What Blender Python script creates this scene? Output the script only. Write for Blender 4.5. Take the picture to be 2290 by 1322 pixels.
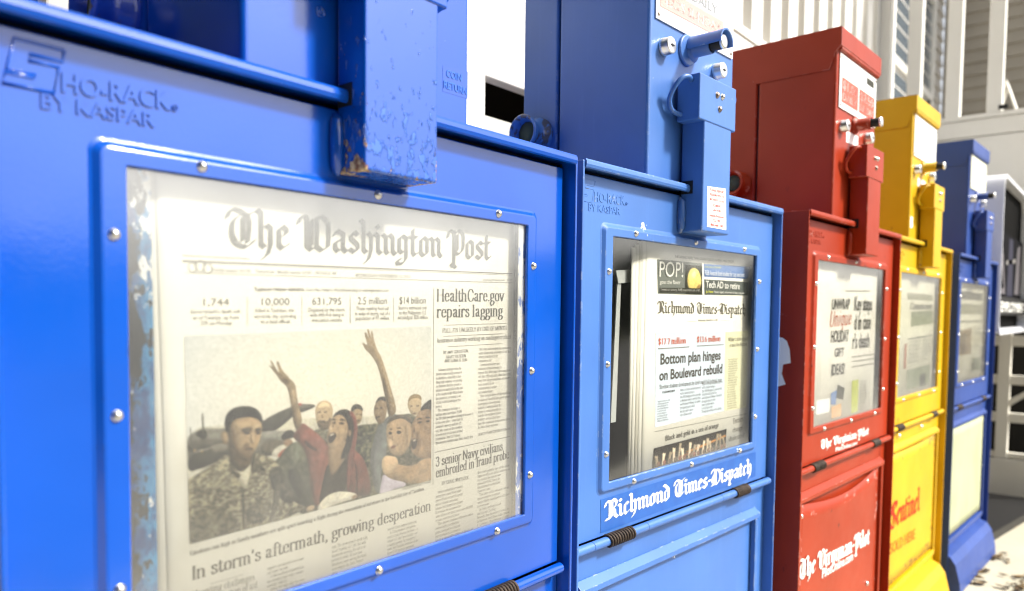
import bpy, bmesh, math, random
import numpy as np
from mathutils import Vector, Matrix
R = math.radians
scene = bpy.context.scene
for o in list(bpy.data.objects): bpy.data.objects.remove(o)

# ================================================================ camera
CAM_LOC = (-0.1426, -0.4510, 0.7732)
YAW, PITCH, ROLL, FPX, SHIFT = 0.874426, -0.047731, 0.0116267, 1673.8, 109.04
cam = bpy.data.cameras.new("camera"); camo = bpy.data.objects.new("camera", cam)
scene.collection.objects.link(camo); scene.camera = camo
fwd = Vector((math.sin(YAW)*math.cos(PITCH), math.cos(YAW)*math.cos(PITCH), math.sin(PITCH)))
rgt = fwd.cross(Vector((0, 0, 1))).normalized(); upv = rgt.cross(fwd)
rr = rgt*math.cos(ROLL)+upv*math.sin(ROLL); uu = -rgt*math.sin(ROLL)+upv*math.cos(ROLL)
Mx = Matrix((rr, uu, -fwd)).transposed().to_4x4(); Mx.translation = CAM_LOC
camo.matrix_world = Mx
cam.sensor_fit = 'HORIZONTAL'; cam.sensor_width = 36.0; cam.lens = FPX/2290*36
cam.shift_y = SHIFT/2290
cam.clip_start = 0.02; cam.clip_end = 400
cam.dof.use_dof = True; cam.dof.focus_distance = 0.80; cam.dof.aperture_fstop = 5.0

# ================================================================ sky, sun, exposure
SUN_EL, SUN_AZ = R(44), R(152)          # azimuth clockwise from +Y: in front of the row, from the right
world = bpy.data.worlds.new("World"); scene.world = world; world.use_nodes = True
wn = world.node_tree.nodes; wl = world.node_tree.links
bg = wn['Background']
sky = wn.new('ShaderNodeTexSky'); sky.sky_type = 'NISHITA'; sky.sun_disc = False
sky.sun_elevation = SUN_EL; sky.sun_rotation = SUN_AZ; sky.dust_density = 4.0; sky.air_density = 1.0; sky.ozone_density = 1.0
hs = wn.new('ShaderNodeHueSaturation'); hs.inputs['Saturation'].default_value = 0.30
wl.new(sky.outputs[0], hs.inputs['Color']); wl.new(hs.outputs[0], bg.inputs['Color']); bg.inputs['Strength'].default_value = 0.125
sun = bpy.data.lights.new("sun", 'SUN'); sun.energy = 3.6; sun.angle = R(7); sun.color = (1.0, 0.95, 0.86)
suno = bpy.data.objects.new("sun", sun); scene.collection.objects.link(suno)
sd = Vector((math.sin(SUN_AZ)*math.cos(SUN_EL), math.cos(SUN_AZ)*math.cos(SUN_EL), math.sin(SUN_EL)))
suno.rotation_euler = sd.to_track_quat('Z', 'Y').to_euler()
vs = scene.view_settings; vs.view_transform = 'Standard'; vs.look = 'None'; vs.gamma = 1; vs.exposure = 0.95
scene.cycles.max_bounces = 8; scene.cycles.transparent_max_bounces = 12
scene.cycles.use_denoising = True
scene.cycles.filter_width = 1.1

# ================================================================ helpers
COL = scene.collection
def lin(c):
    return tuple(((v/255)/12.92 if v/255 <= .04045 else ((v/255+.055)/1.055)**2.4) for v in c)
class MB:
    """collects shapes, then links them as ONE mesh object"""
    def __init__(s): s.v = []; s.f = []; s.sm = []; s.mi = []
    def add(s, vs_, fs, smooth=False, m=0):
        k = len(s.v); s.v += [tuple(v) for v in vs_]
        for f in fs: s.f.append([i+k for i in f]); s.sm.append(smooth); s.mi.append(m)
        return s
    def box(s, x0, x1, y0, y1, z0, z1, m=0):
        v = [(x0,y0,z0),(x1,y0,z0),(x1,y1,z0),(x0,y1,z0),(x0,y0,z1),(x1,y0,z1),(x1,y1,z1),(x0,y1,z1)]
        return s.add(v, [(0,3,2,1),(4,5,6,7),(0,1,5,4),(1,2,6,5),(2,3,7,6),(3,0,4,7)], False, m)
    def loft(s, rings, closed=True, caps=(True, True), smooth=False, m=0):
        n = len(rings[0]); v = [p for r in rings for p in r]; f = []
        for i in range(len(rings)-1):
            for j in range(n if closed else n-1):
                a = i*n+j; b = i*n+(j+1) % n
                f.append((a, b, b+n, a+n))
        s.add(v, f, smooth, m)
        if closed:
            if caps[0]: s.add(rings[0], [tuple(range(n-1, -1, -1))], False, m)
            if caps[1]: s.add(rings[-1], [tuple(range(n))], False, m)
        return s
    def prism(s, poly, axis, a, b, m=0):
        """poly in the two other axes, extruded along axis from a to b"""
        def P(p, t): q = list(p); q.insert(axis, t); return tuple(q)
        return s.loft([[P(p, a) for p in poly], [P(p, b) for p in poly]], True, (True, True), False, m)
    def tube(s, path, r, n=12, m=0, caps=(True, True)):
        P = [Vector(p) for p in path]; rings = []
        ref = None
        for i, p in enumerate(P):
            t = (P[min(i+1, len(P)-1)]-P[max(i-1, 0)]).normalized()
            if ref is None: ref = Vector((0, 0, 1)) if abs(t.z) < .9 else Vector((1, 0, 0))
            u = t.cross(ref).normalized(); w = u.cross(t); ref = w
            rad = r[i] if isinstance(r, (list, tuple)) else r
            rings.append([p+(u*math.cos(2*math.pi*k/n)+w*math.sin(2*math.pi*k/n))*rad for k in range(n)])
        return s.loft(rings, True, caps, True, m)
    def lathe(s, o, axis, prof, n=24, m=0):
        """prof = [(radius, distance along axis)]"""
        a = Vector(axis).normalized(); u = a.orthogonal().normalized(); w = a.cross(u); o = Vector(o)
        rings = [[o+a*h+(u*math.cos(2*math.pi*k/n)+w*math.sin(2*math.pi*k/n))*max(r, 1e-5) for k in range(n)] for r, h in prof]
        return s.loft(rings, True, (True, True), True, m)
    def dome(s, o, axis, r, h, n=16, m=0):
        return s.lathe(o, axis, [(r*1.12, -.0004), (r*1.12, .0003)]+[(r*math.cos(t), .0003+h*math.sin(t)) for t in [i*math.pi/2/6 for i in range(7)]], n, m)
    def build(s, name, mats, parent=None, bevel=None, seg=2):
        me = bpy.data.meshes.new(name); me.from_pydata(s.v, [], s.f)
        me.polygons.foreach_set('use_smooth', s.sm); me.polygons.foreach_set('material_index', s.mi)
        for mt in (mats if isinstance(mats, (list, tuple)) else [mats]): me.materials.append(mt)
        bm = bmesh.new(); bm.from_mesh(me); bmesh.ops.recalc_face_normals(bm, faces=bm.faces); bm.to_mesh(me); bm.free()
        me.update()
        o = bpy.data.objects.new(name, me); COL.objects.link(o)
        if parent: o.parent = parent
        if bevel:
            b = o.modifiers.new('bevel', 'BEVEL'); b.width = bevel; b.segments = seg; b.limit_method = 'ANGLE'; b.angle_limit = R(50)
            b.harden_normals = False
        return o
def thing(name, label, cat, loc=(0, 0, 0), rz=0, group=None):
    o = bpy.data.objects.new(name, None); COL.objects.link(o); o.location = loc; o.rotation_euler = (0, 0, rz); o.empty_display_size = .1
    o['label'] = label; o['category'] = cat
    if group: o['group'] = group
    return o
def tag(o, label, cat, group=None):
    o['label'] = label; o['category'] = cat
    if group: o['group'] = group
    return o
def kind(o, k, label=None):
    o['kind'] = k
    if label: o['label'] = label
    return o
def rrect(x0, x1, z0, z1, r, y, n=5):
    """ring of a rounded rectangle in the xz plane"""
    out = []
    for cx, cz, a0 in ((x1-r, z1-r, 0), (x0+r, z1-r, 90), (x0+r, z0+r, 180), (x1-r, z0+r, 270)):
        for k in range(n+1):
            a = R(a0+90*k/n); out.append((cx+r*math.cos(a), y, cz+r*math.sin(a)))
    return out

# ---------------------------------------------------------------- materials
class NT:
    def __init__(s, name):
        s.m = bpy.data.materials.new(name); s.m.use_nodes = True; s.n = s.m.node_tree.nodes; s.l = s.m.node_tree.links
        s.p = s.n['Principled BSDF']; s.out = s.n['Material Output']; s.tc = s.n.new('ShaderNodeTexCoord')
    def noise(s, scale, detail=3, rough=.5, vec=None, dist=0):
        t = s.n.new('ShaderNodeTexNoise'); t.inputs['Scale'].default_value = scale; t.inputs['Detail'].default_value = detail
        t.inputs['Roughness'].default_value = rough; t.inputs['Distortion'].default_value = dist
        s.l.new(vec or s.tc.outputs['Object'], t.inputs['Vector']); return t.outputs['Fac']
    def map(s, scale, loc=(0, 0, 0), vec=None):
        t = s.n.new('ShaderNodeMapping'); t.inputs['Scale'].default_value = scale; t.inputs['Location'].default_value = loc
        s.l.new(vec or s.tc.outputs['Object'], t.inputs['Vector']); return t.outputs['Vector']
    def ramp(s, fac, a, b, ca=(0, 0, 0, 1), cb=(1, 1, 1, 1)):
        t = s.n.new('ShaderNodeValToRGB'); e = t.color_ramp.elements
        e[0].position = a; e[1].position = b; e[0].color = (*ca[:3], 1); e[1].color = (*cb[:3], 1)
        s.l.new(fac, t.inputs['Fac']); return t.outputs['Color']
    def math(s, op, a, b=None, clamp=False):
        t = s.n.new('ShaderNodeMath'); t.operation = op; t.use_clamp = clamp
        for i, v in enumerate((a, b)):
            if v is None: continue
            if isinstance(v, (int, float)): t.inputs[i].default_value = v
            else: s.l.new(v, t.inputs[i])
        return t.outputs[0]
    def mix(s, fac, a, b):
        t = s.n.new('ShaderNodeMix'); t.data_type = 'RGBA'
        for k, v in ((0, fac), (6, a), (7, b)):
            if isinstance(v, (int, float)): t.inputs[k].default_value = v
            elif isinstance(v, (tuple, list)): t.inputs[k].default_value = (*v[:3], 1)
            else: s.l.new(v, t.inputs[k])
        return t.outputs[2]
    def bump(s, h, strength, dist, prev=None):
        t = s.n.new('ShaderNodeBump'); t.inputs['Strength'].default_value = strength; t.inputs['Distance'].default_value = dist
        s.l.new(h, t.inputs['Height'])
        if prev: s.l.new(prev, t.inputs['Normal'])
        return t.outputs['Normal']
    def set(s, **k):
        for a, v in k.items():
            a = {'base': 'Base Color', 'rough': 'Roughness', 'metal': 'Metallic', 'normal': 'Normal', 'ior': 'IOR', 'coat': 'Coat Weight', 'coatr': 'Coat Roughness', 'coati': 'Coat IOR', 'spec': 'Specular IOR Level', 'alpha': 'Alpha'}[a]
            if isinstance(v, (int, float)): s.p.inputs[a].default_value = v
            elif isinstance(v, (tuple, list)): s.p.inputs[a].default_value = (*v[:3], 1)
            else: s.l.new(v, s.p.inputs[a])
        return s.m
    def sep(s, vec=None):
        t = s.n.new('ShaderNodeSeparateXYZ'); s.l.new(vec or s.tc.outputs['Object'], t.inputs[0]); return t.outputs

def plain(name, c, rough=.6, spec=.3, metal=0):
    t = NT(name); return t.set(base=c, rough=rough, spec=spec, metal=metal)
def paint(name, base, rough=.22, gloss=1.9, wear=(.8, .8, .78), wear_amt=.0, streak=.0, stain=(.1, .05, .02), stain_amt=.0, dent=.38, seed=0, coat=.35, edge=None, speck=None):
    """brushed gloss enamel on sheet metal: slight dents, orange peel, faded and scuffed patches"""
    t = NT(name)
    v = t.map((1, 1, 1), (seed*3.1, seed*1.7, seed*.9))
    big = t.noise(5, 3, .55, v)
    c = t.mix(t.ramp(big, .35, .7), tuple(x*.88 for x in base), tuple(min(1, x*1.1+.004) for x in base))
    st = t.noise(1, 4, .65, t.map((90, 90, 4), (seed, 0, 0)))
    c = t.mix(t.math('MULTIPLY', t.ramp(st, .55, .85), streak), c, tuple(min(1, x*1.6+.05) for x in base))
    if wear_amt:
        w = t.ramp(t.noise(26, 6, .7, v), .735-wear_amt, .745-wear_amt)
        c = t.mix(w, c, wear)
    if stain_amt:
        w2 = t.ramp(t.noise(34, 5, .65, t.map((1, 1, .6), (seed+9, 2, 0))), .70-stain_amt, .74-stain_amt)
        c = t.mix(t.math('MULTIPLY', w2, .85), c, stain)
    if speck:
        w3 = t.ramp(t.noise(230, 3, .6, v), .745, .76); c = t.mix(w3, c, speck)
        sc = t.ramp(t.noise(1, 3, .7, t.map((14, 14, 330), (seed, 3, 1))), .80, .83)
        sc2 = t.ramp(t.noise(9, 3, .5, t.map((1, 1, 1), (seed+5, 0, 0))), .5, .62)
        c = t.mix(t.math('MULTIPLY', t.math('MULTIPLY', sc, sc2), .45), c, tuple(min(1, x*1.5+.12) for x in base))
    if edge:      # enamel knocked off along folds and corners
        bv = t.n.new('ShaderNodeBevel'); bv.samples = 4; bv.inputs['Radius'].default_value = .0022
        ge = t.n.new('ShaderNodeNewGeometry'); dt = t.n.new('ShaderNodeVectorMath'); dt.operation = 'DOT_PRODUCT'
        t.l.new(bv.outputs[0], dt.inputs[0]); t.l.new(ge.outputs['True Normal'], dt.inputs[1])
        em = t.math('MULTIPLY', t.math('SUBTRACT', 1, dt.outputs['Value'], True), 4, True)
        wn_ = t.math('ADD', t.math('MULTIPLY', t.noise(60, 6, .7, v), .75), t.math('MULTIPLY', t.noise(7, 2, .5, v), .25))
        c = t.mix(t.math('MULTIPLY', t.ramp(em, .08, .2), t.ramp(wn_, .54, .57)), c, edge)
    rg = t.math('ADD', t.math('MULTIPLY', t.noise(12, 5, .7, v), .22), rough-.09)
    nrm = t.bump(t.noise(7, 2, .5, v), dent, .004)
    nrm = t.bump(t.noise(420, 2, .5, v), .12, .0004, nrm)
    return t.set(base=c, rough=rg, ior=gloss, coat=coat, coatr=.06, coati=1.7, normal=nrm)
def chipped_paint(name, base, z_low, z_top, xl, xr):
    """enamel that has blistered and flaked to primer and rust near the bottom and the edges"""
    t = NT(name); s = t.sep(); x, y, z = s[0], s[1], s[2]
    low = t.math('SUBTRACT', 1, t.math('DIVIDE', t.math('SUBTRACT', z, z_low), z_top-z_low), True)
    low = t.math('POWER', low, 1.6)
    ex = t.math('MINIMUM', t.math('ABSOLUTE', t.math('SUBTRACT', x, xl)), t.math('ABSOLUTE', t.math('SUBTRACT', x, xr)))
    edge = t.math('SUBTRACT', 1, t.math('DIVIDE', ex, .010), True)
    bot = t.math('SUBTRACT', 1, t.math('DIVIDE', t.math('SUBTRACT', z, z_low), .012), True)
    n = t.noise(110, 7, .62, t.map((1, 1, .8)), .4)
    amt = t.math('ADD', t.math('MULTIPLY', low, .02), t.math('ADD', t.math('MULTIPLY', t.math('MULTIPLY', edge, t.math('POWER', low, .6)), .22), t.math('MULTIPLY', bot, .11)))
    v = t.math('ADD', n, amt)
    flake = t.ramp(v, .74, .75)
    blis = t.ramp(t.math('ADD', t.noise(150, 5, .6, t.map((1, 1, .55), (4, 1, 0))), t.math('MULTIPLY', low, .17)), .64, .68)
    rim = t.math('SUBTRACT', t.ramp(v, .70, .72), flake, True)
    rust = t.mix(t.ramp(t.noise(240, 4, .6), .4, .6), lin((215, 190, 140)), lin((120, 72, 28)))
    c = t.mix(t.math('MULTIPLY', blis, .30), base, lin((60, 120, 210)))
    c = t.mix(rim, c, lin((30, 60, 140)))
    c = t.mix(flake, c, rust)
    nrm = t.bump(t.math('SUBTRACT', t.math('MULTIPLY', blis, .6), flake), .9, .0012)
    nrm = t.bump(t.noise(9, 2), .25, .004, nrm)
    rg = t.math('ADD', t.math('MULTIPLY', t.math('ADD', flake, t.math('MULTIPLY', blis, .3)), .45), .17)
    return t.set(base=c, rough=rg, ior=1.75, normal=nrm)
# ---------------------------------------------------------------- shared materials
B1C, B2C, B3C, B4C, B5C = (.001, .067, .41), (.044, .142, .43), (.30, .024, .002), (.57, .35, .002), (.012, .050, .25)
P1 = paint('royal_blue_enamel', B1C, .13, 1.66, coat=0, edge=(.012, .05, .22), speck=(.05, .14, .5), wear=(.35, .45, .8), wear_amt=.0, seed=1)
P2 = paint('sky_blue_enamel', B2C, .42, 1.55, coat=0, edge=(.30, .36, .44), speck=(.02, .05, .2), wear=(.75, .77, .8), wear_amt=.045, streak=.15, seed=2)
P3 = paint('red_enamel', B3C, .42, 1.36, coat=0, edge=(.48, .22, .18), speck=(.10, .012, .008), stain=(.06, .01, .006), stain_amt=.03, wear=(.6, .35, .3), wear_amt=.01, seed=3)
P4 = paint('yellow_enamel', B4C, .44, 1.36, coat=0, edge=(.22, .12, .02), speck=(.3, .17, .01), stain=(.25, .12, .01), stain_amt=.02, seed=4)
P5 = paint('navy_blue_enamel', B5C, .42, 1.5, coat=0, edge=(.02, .02, .04), speck=(.02, .03, .1), stain=(.02, .02, .03), stain_amt=.03, wear=(.5, .55, .6), wear_amt=.02, seed=5)
PAINT = [P1, P2, P3, P4, P5]
H0 = .93
CHIP = chipped_paint('flaking_royal_blue_enamel', B1C, H0-.0585, H0+.045, .2055, .2785)
STEEL = plain('bright_steel', (.62, .61, .59), .3, .5, 1)
CHROME = plain('lock_chrome', (.82, .81, .78), .16, .5, 1)
BLACK = plain('black_rubber', (.012, .012, .013), .5)
DARK = plain('dark_interior', (.012, .012, .013), .55, .25)
def rust_mat():
    t = NT('rusty_steel'); n = t.noise(160, 5, .65)
    return t.set(base=t.mix(t.ramp(n, .35, .65), (.016, .011, .008), (.075, .05, .035)), rough=.7, metal=.3, normal=t.bump(n, .4, .0005))
RUST = rust_mat()
def bolt_mat():
    t = NT('rusting_bolt'); n = t.noise(300, 4, .6)
    return t.set(base=t.mix(t.ramp(n, .4, .62), (.10, .07, .06), (.5, .42, .36)), rough=.45, metal=.6)
BOLT = bolt_mat()
def pane_mat(name, haze, gloss, rough=.16, scratch=.05, seed=0):
    """scuffed clear plastic: see-through, mirrors the sky, faint milky patches and scratches"""
    t = NT(name); t.n.remove(t.p)
    tr = t.n.new('ShaderNodeBsdfTransparent'); tr.inputs[0].default_value = (.97, .97, .95, 1)
    gl = t.n.new('ShaderNodeBsdfGlossy'); gl.inputs['Roughness'].default_value = rough; gl.inputs['Color'].default_value = (1, 1, 1, 1)
    df = t.n.new('ShaderNodeBsdfDiffuse'); df.inputs[0].default_value = (.86, .85, .8, 1)
    fr = t.n.new('ShaderNodeFresnel'); 
    gm = t.n.new('ShaderNodeNewGeometry'); t.l.new(t.math('ADD', t.math('MULTIPLY', gm.outputs['Backfacing'], 1/1.5-1.5), 1.5), fr.inputs[0])   # same mirror from either face
    n = t.bump(t.noise(9, 2, .5, t.map((1, 1, 1), (seed, 0, 0))), .25, .004); t.l.new(n, gl.inputs['Normal'])
    m1 = t.n.new('ShaderNodeMixShader'); m2 = t.n.new('ShaderNodeMixShader')
    t.l.new(t.math('ADD', t.math('MULTIPLY', fr.outputs[0], gloss), .015, True), m1.inputs[0])
    t.l.new(tr.outputs[0], m1.inputs[1]); t.l.new(gl.outputs[0], m1.inputs[2])
    pat = t.ramp(t.noise(14, 6, .7, t.map((1, 1, 1), (seed+3, 0, 0))), .42, .75)
    scr = t.ramp(t.noise(1, 5, .8, t.map((260, 1, 18), (seed, 0, 5))), .66, .72)
    hz = t.math('ADD', t.math('MULTIPLY', pat, haze), t.math('MULTIPLY', scr, scratch), True)
    t.l.new(hz, m2.inputs[0]); t.l.new(m1.outputs[0], m2.inputs[1]); t.l.new(df.outputs[0], m2.inputs[2])
    t.l.new(m2.outputs[0], t.out.inputs[0]); return t.m
PANE1 = pane_mat('scuffed_pane', .03, 4.2, .24, .03, 1)
PANE2 = pane_mat('scratched_pane', .006, 1.1, .10, .03, 2)
PANE3 = pane_mat('dusty_pane', .03, 1.5, .16, .04, 3)
def paper_mat(name, c, yellow):
    t = NT(name); n = t.noise(3.2, 4, .6)
    f = t.noise(700, 2, .5)
    b = t.mix(t.ramp(n, .3, .75), c, yellow)
    st = t.ramp(t.noise(6, 4, .6, t.map((1, 1, .5), (2.2, 0, 1.3))), .60, .66)
    b = t.mix(t.math('MULTIPLY', st, .22), b, (.42, .37, .26))
    return t.set(base=b, rough=.85, spec=.12, normal=t.bump(t.noise(16, 3), .12, .003))
PAPER = paper_mat('newsprint', (.80, .79, .735), (.76, .74, .665))
PAPER_OLD = paper_mat('yellowed_newsprint', (.77, .76, .64), (.70, .68, .54))
PAGE_EDGE = plain('page_edges', (.62, .60, .53), .9, .1)
def fleck_mat():
    """blue backing with flaked white; black flecks denser towards the left"""
    t = NT('flecked_backing'); s = t.sep()
    n = t.noise(120, 6, .65, t.map((1, 1, .55))); n2 = t.noise(70, 5, .7, t.map((1, 1, .5), (7, 0, 3)))
    lefty = t.math('SUBTRACT', 1, t.math('DIVIDE', t.math('SUBTRACT', s[0], .050), .024), True)      # black flecks grow denser towards the left edge
    up = t.math('DIVIDE', t.math('SUBTRACT', s[2], H0-.21), .13, True)
    low = t.math('SUBTRACT', 1, up)
    righty = t.math('DIVIDE', t.math('SUBTRACT', s[0], .405), .02, True)
    blue = t.mix(t.ramp(n2, .4, .6), lin((20, 60, 120)), lin((60, 150, 205)))
    wamt = t.math('ADD', n, t.math('MULTIPLY', t.math('MULTIPLY', up, t.math('SUBTRACT', 1.1, lefty)), .20))
    c = t.mix(t.ramp(wamt, .63, .65), blue, (.78, .79, .78))
    c = t.mix(t.ramp(t.math('SUBTRACT', t.math('ADD', n2, t.math('MULTIPLY', lefty, .34)), t.math('MULTIPLY', righty, .25)), .60, .63), c, (.012, .013, .018))
    return t.set(base=c, rough=.6)
FLECK = fleck_mat()
def peel_mat():
    """white sticker edge with patches of blue left on it"""
    t = NT('peeled_sticker'); s = t.sep(); n = t.noise(95, 7, .68, t.map((1.3, 1, .4), (2, 0, 6)))
    mid = t.math('SUBTRACT', 1, t.math('DIVIDE', t.math('ABSOLUTE', t.math('SUBTRACT', s[2], H0-.285)), .10), True)
    b = t.ramp(t.math('ADD', n, t.math('MULTIPLY', mid, .20)), .54, .56)
    return t.set(base=t.mix(b, (.82, .83, .82), lin((20, 95, 190))), rough=.6)
PEEL = peel_mat()
def decal_blue():
    t = NT('blue_decal'); n = t.noise(60, 4, .6)
    return t.set(base=t.mix(t.ramp(n, .4, .7), (.010, .085, .35), (.016, .11, .40)), rough=.35)
DECAL = decal_blue()
WHITE_PLATE = plain('white_price_plate', (.82, .82, .80), .35, .4)
OLD_PLATE = plain('yellowed_price_plate', (.74, .74, .56), .4, .4)
CHROME.node_tree.nodes['Principled BSDF'].inputs['Roughness'].default_value = .34
LABEL_WHITE = plain('white_label', (.84, .83, .82), .5)
# ================================================================ setting: ground, deck, house
def concrete():
    t = NT('pale_concrete'); n = t.noise(3, 6, .65); n2 = t.noise(60, 5, .7)
    c = t.mix(t.ramp(n, .3, .75), (.40, .37, .285), (.50, .465, .37))
    c = t.mix(t.math('MULTIPLY', t.ramp(n2, .52, .75), .35), c, (.36, .32, .24))
    return t.set(base=c, rough=.9, spec=.2, normal=t.bump(n2, .5, .003))
def asphalt():
    t = NT('asphalt'); n = t.noise(150, 4, .7)
    return t.set(base=t.mix(n, (.035, .035, .036), (.075, .073, .07)), rough=.9, normal=t.bump(n, .5, .004))
def earth():
    t = NT('dry_grass_ground'); n = t.noise(2, 6, .7)
    return t.set(base=t.mix(n, (.07, .085, .035), (.16, .14, .08)), rough=1)
mb = MB(); mb.add([(-200, -200, -.12), (200, -200, -.12), (200, 200, -.12), (-200, 200, -.12)], [(0, 1, 2, 3)]); kind(mb.build('ground', earth()), 'structure')
mb = MB(); mb.box(-40, 40, -1.5, 9, -.115, 0); kind(mb.build('pavement', concrete()), 'structure')
mb = MB(); mb.add([(-60, -11, -.112), (60, -11, -.112), (60, -1.66, -.112), (-60, -1.66, -.112)], [(0, 1, 2, 3)]); kind(mb.build('road', asphalt()), 'structure')
mb = MB(); mb.box(-40, 40, -1.65, -1.503, -.115, .006); kind(mb.build('kerb', plain('kerb_stone', (.5, .49, .45), .85), None, .01), 'structure')
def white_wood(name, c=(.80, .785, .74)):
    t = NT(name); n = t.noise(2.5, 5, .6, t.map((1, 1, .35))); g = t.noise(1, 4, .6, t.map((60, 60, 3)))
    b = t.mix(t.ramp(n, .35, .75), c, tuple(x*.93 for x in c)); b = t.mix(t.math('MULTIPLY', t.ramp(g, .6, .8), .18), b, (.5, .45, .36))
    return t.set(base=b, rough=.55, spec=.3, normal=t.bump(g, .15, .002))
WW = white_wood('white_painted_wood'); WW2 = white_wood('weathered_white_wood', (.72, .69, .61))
WW_SHADE = white_wood('shaded_white_wood', (.46, .45, .42))  # white boards greyed: shade behind the boxes put into their colour
YF, XW = .50, 3.60
deck = thing('deck', 'raised white wooden deck with boarded skirt behind the boxes', 'deck', (XW, YF, 0))
def D_(name, boxes, mat=WW, bev=.003):
    mb = MB()
    for b in boxes: mb.box(b[0]-XW, b[1]-XW, b[2]-YF, b[3]-YF, b[4], b[5])
    return mb.build(name, mat, deck, bev)
D_('floor', [(.06, XW+.05, YF+.06, .995, 1.52, 1.555), (XW+.06, 7.5, -.42, .995, 1.52, 1.555)], WW2, None)
D_('fascia', [(.06, XW-.01, YF, YF+.04, 1.530, 1.600), (XW, XW+.04, -.42, YF+.04, 1.530, 1.600)])
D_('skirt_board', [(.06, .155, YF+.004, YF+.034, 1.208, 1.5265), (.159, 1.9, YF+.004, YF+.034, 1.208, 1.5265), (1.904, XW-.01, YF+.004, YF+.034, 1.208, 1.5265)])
D_('skirt_board', [(.06, .158, YF+.003, YF+.030, .02, 1.135), (.176, 1.90, YF+.003, YF+.030, .02, 1.135), (1.905, XW-.01, YF+.003, YF+.030, .02, 1.135)], WW_SHADE)
D_('skirt_board', [(XW+.003, XW+.034, -.42, YF, .70, 1.5265)])
D_('base_board', [(XW-.004, XW+.03, -.42, YF, .0, .162)], WW2)
for x in (.82, 2.02): D_('skirt_post', [(x, x+.088, YF-.001, YF+.05, .0, 1.2075)])
for y in (-.415, -.046, .40): D_('lattice_post', [(XW, XW+.045, y, y+.044, .1625, .698)], WW2)
for z0, z1 in ((.640, .684), (.478, .517), (.318, .358), (.166, .190)): D_('lattice_rail', [(XW+.008, XW+.036, -.37, YF-.01, z0, z1)], WW2)
mb = MB(); mb.prism([(-.0465-YF, .385), (-.0465-YF, .415), (-.13-YF, .475), (-.16-YF, .475)], 0, .010, .030); mb.build('lattice_brace', WW2, deck, .002)
mb = MB(); mb.box(.1, 7.4, .56, .979, .001, .006); mb.box(3.66, 7.4, -.40, .559, .001, .006); kind(mb.build('under_deck_shade_floor', plain('shade_dark_floor', (.03, .025, .018), 1)), 'structure')  # near-black floor sheet standing in for the shade under the deck
D_('under_deck_shade', [(4.6, 4.62, -.40, .979, .007, 1.5)], plain('shade_dark_wall', (.03, .028, .025), .95), None)  # dark sheet: the shade behind the lattice put in as colour
D_('under_deck_shade', [(.06, XW+.2, .98, .995, 0, 1.5)], plain('shade_dark_back', (.03, .028, .025), .95), None)  # dark backing that paints the shade behind the skirt gaps

rail = thing('railing', 'white picket railing along the edge of the raised deck', 'railing', (XW, YF, 1.6))
def R_(name, b, mat=WW, bev=.003):
    mb = MB(); mb.box(b[0]-XW, b[1]-XW, b[2]-YF, b[3]-YF, b[4]-1.6, b[5]-1.6); return mb.build(name, mat, rail, bev)
R_('bottom_rail', (.06, 3.555, YF-.006, YF+.05, 1.6025, 1.630)); R_('top_rail', (.06, 3.555, YF-.02, YF+.07, 2.62, 2.66))
R_('bottom_rail', (XW-.006, XW+.05, -.42, YF-.05, 1.6025, 1.622)); R_('top_rail', (XW-.02, XW+.07, -.42, YF-.05, 2.62, 2.66))
R_('corner_post', (3.56, 3.645, .452, .545, 1.6025, 2.75))
for k in range(-13, 10): R_('picket', (2.131+.155*k, 2.131+.155*k+.085, YF, YF+.042, 1.6305, 2.6195))
for k in range(-2, 3): R_('baluster', (XW, XW+.045, .0232+.155*k, .0232+.155*k+.056, 1.6225, 2.6195))
mb = MB(); mb.box(-.012, -.0065, .0-YF, .034-YF, .028, .046); mb.build('dark_bracket', BLACK, rail)

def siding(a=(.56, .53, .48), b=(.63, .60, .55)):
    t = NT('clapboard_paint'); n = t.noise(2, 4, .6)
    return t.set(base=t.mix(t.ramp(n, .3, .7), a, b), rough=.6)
SID = siding(); SID_SHADE = siding((.33, .30, .25), (.39, .355, .30))  # second copy: same clapboards with the side wall's shade in the colour
house = thing('house', 'house with cream clapboard walls and sash windows behind the deck', 'house', (7.53, 1.0, 0))
def clap(a, b, z0, z1, axis):
    """sawtooth clapboards; local to the house corner"""
    p = .108; prof = []
    z = z0
    while z < z1: prof += [(-.022, z), (-.006, min(z+p-.002, z1))]; z += p
    poly = prof+[(.1, z1), (.1, z0)]
    mb = MB(); n = len(poly)
    P = (lambda q, t: (t, q[0], q[1])) if axis == 0 else (lambda q, t: (q[0], t, q[1]))
    rings = [[P(q, a) for q in poly], [P(q, b) for q in poly]]
    mb.loft(rings, True, (False, False)); return mb
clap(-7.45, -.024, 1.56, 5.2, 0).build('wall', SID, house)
clap(-2.2, -.024, 1.56, 5.2, 1).build('wall', SID_SHADE, house)
mb = MB(); mb.box(-7.45, .1, .002, .1, 0, 1.5595); mb.box(.002, .1, -2.2, 0, 0, 1.5595); mb.build('foundation', plain('foundation_block', (.2, .19, .17), .9), house)
GLASS = plain('window_glass', (.10, .13, .16), .08, .8)
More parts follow.
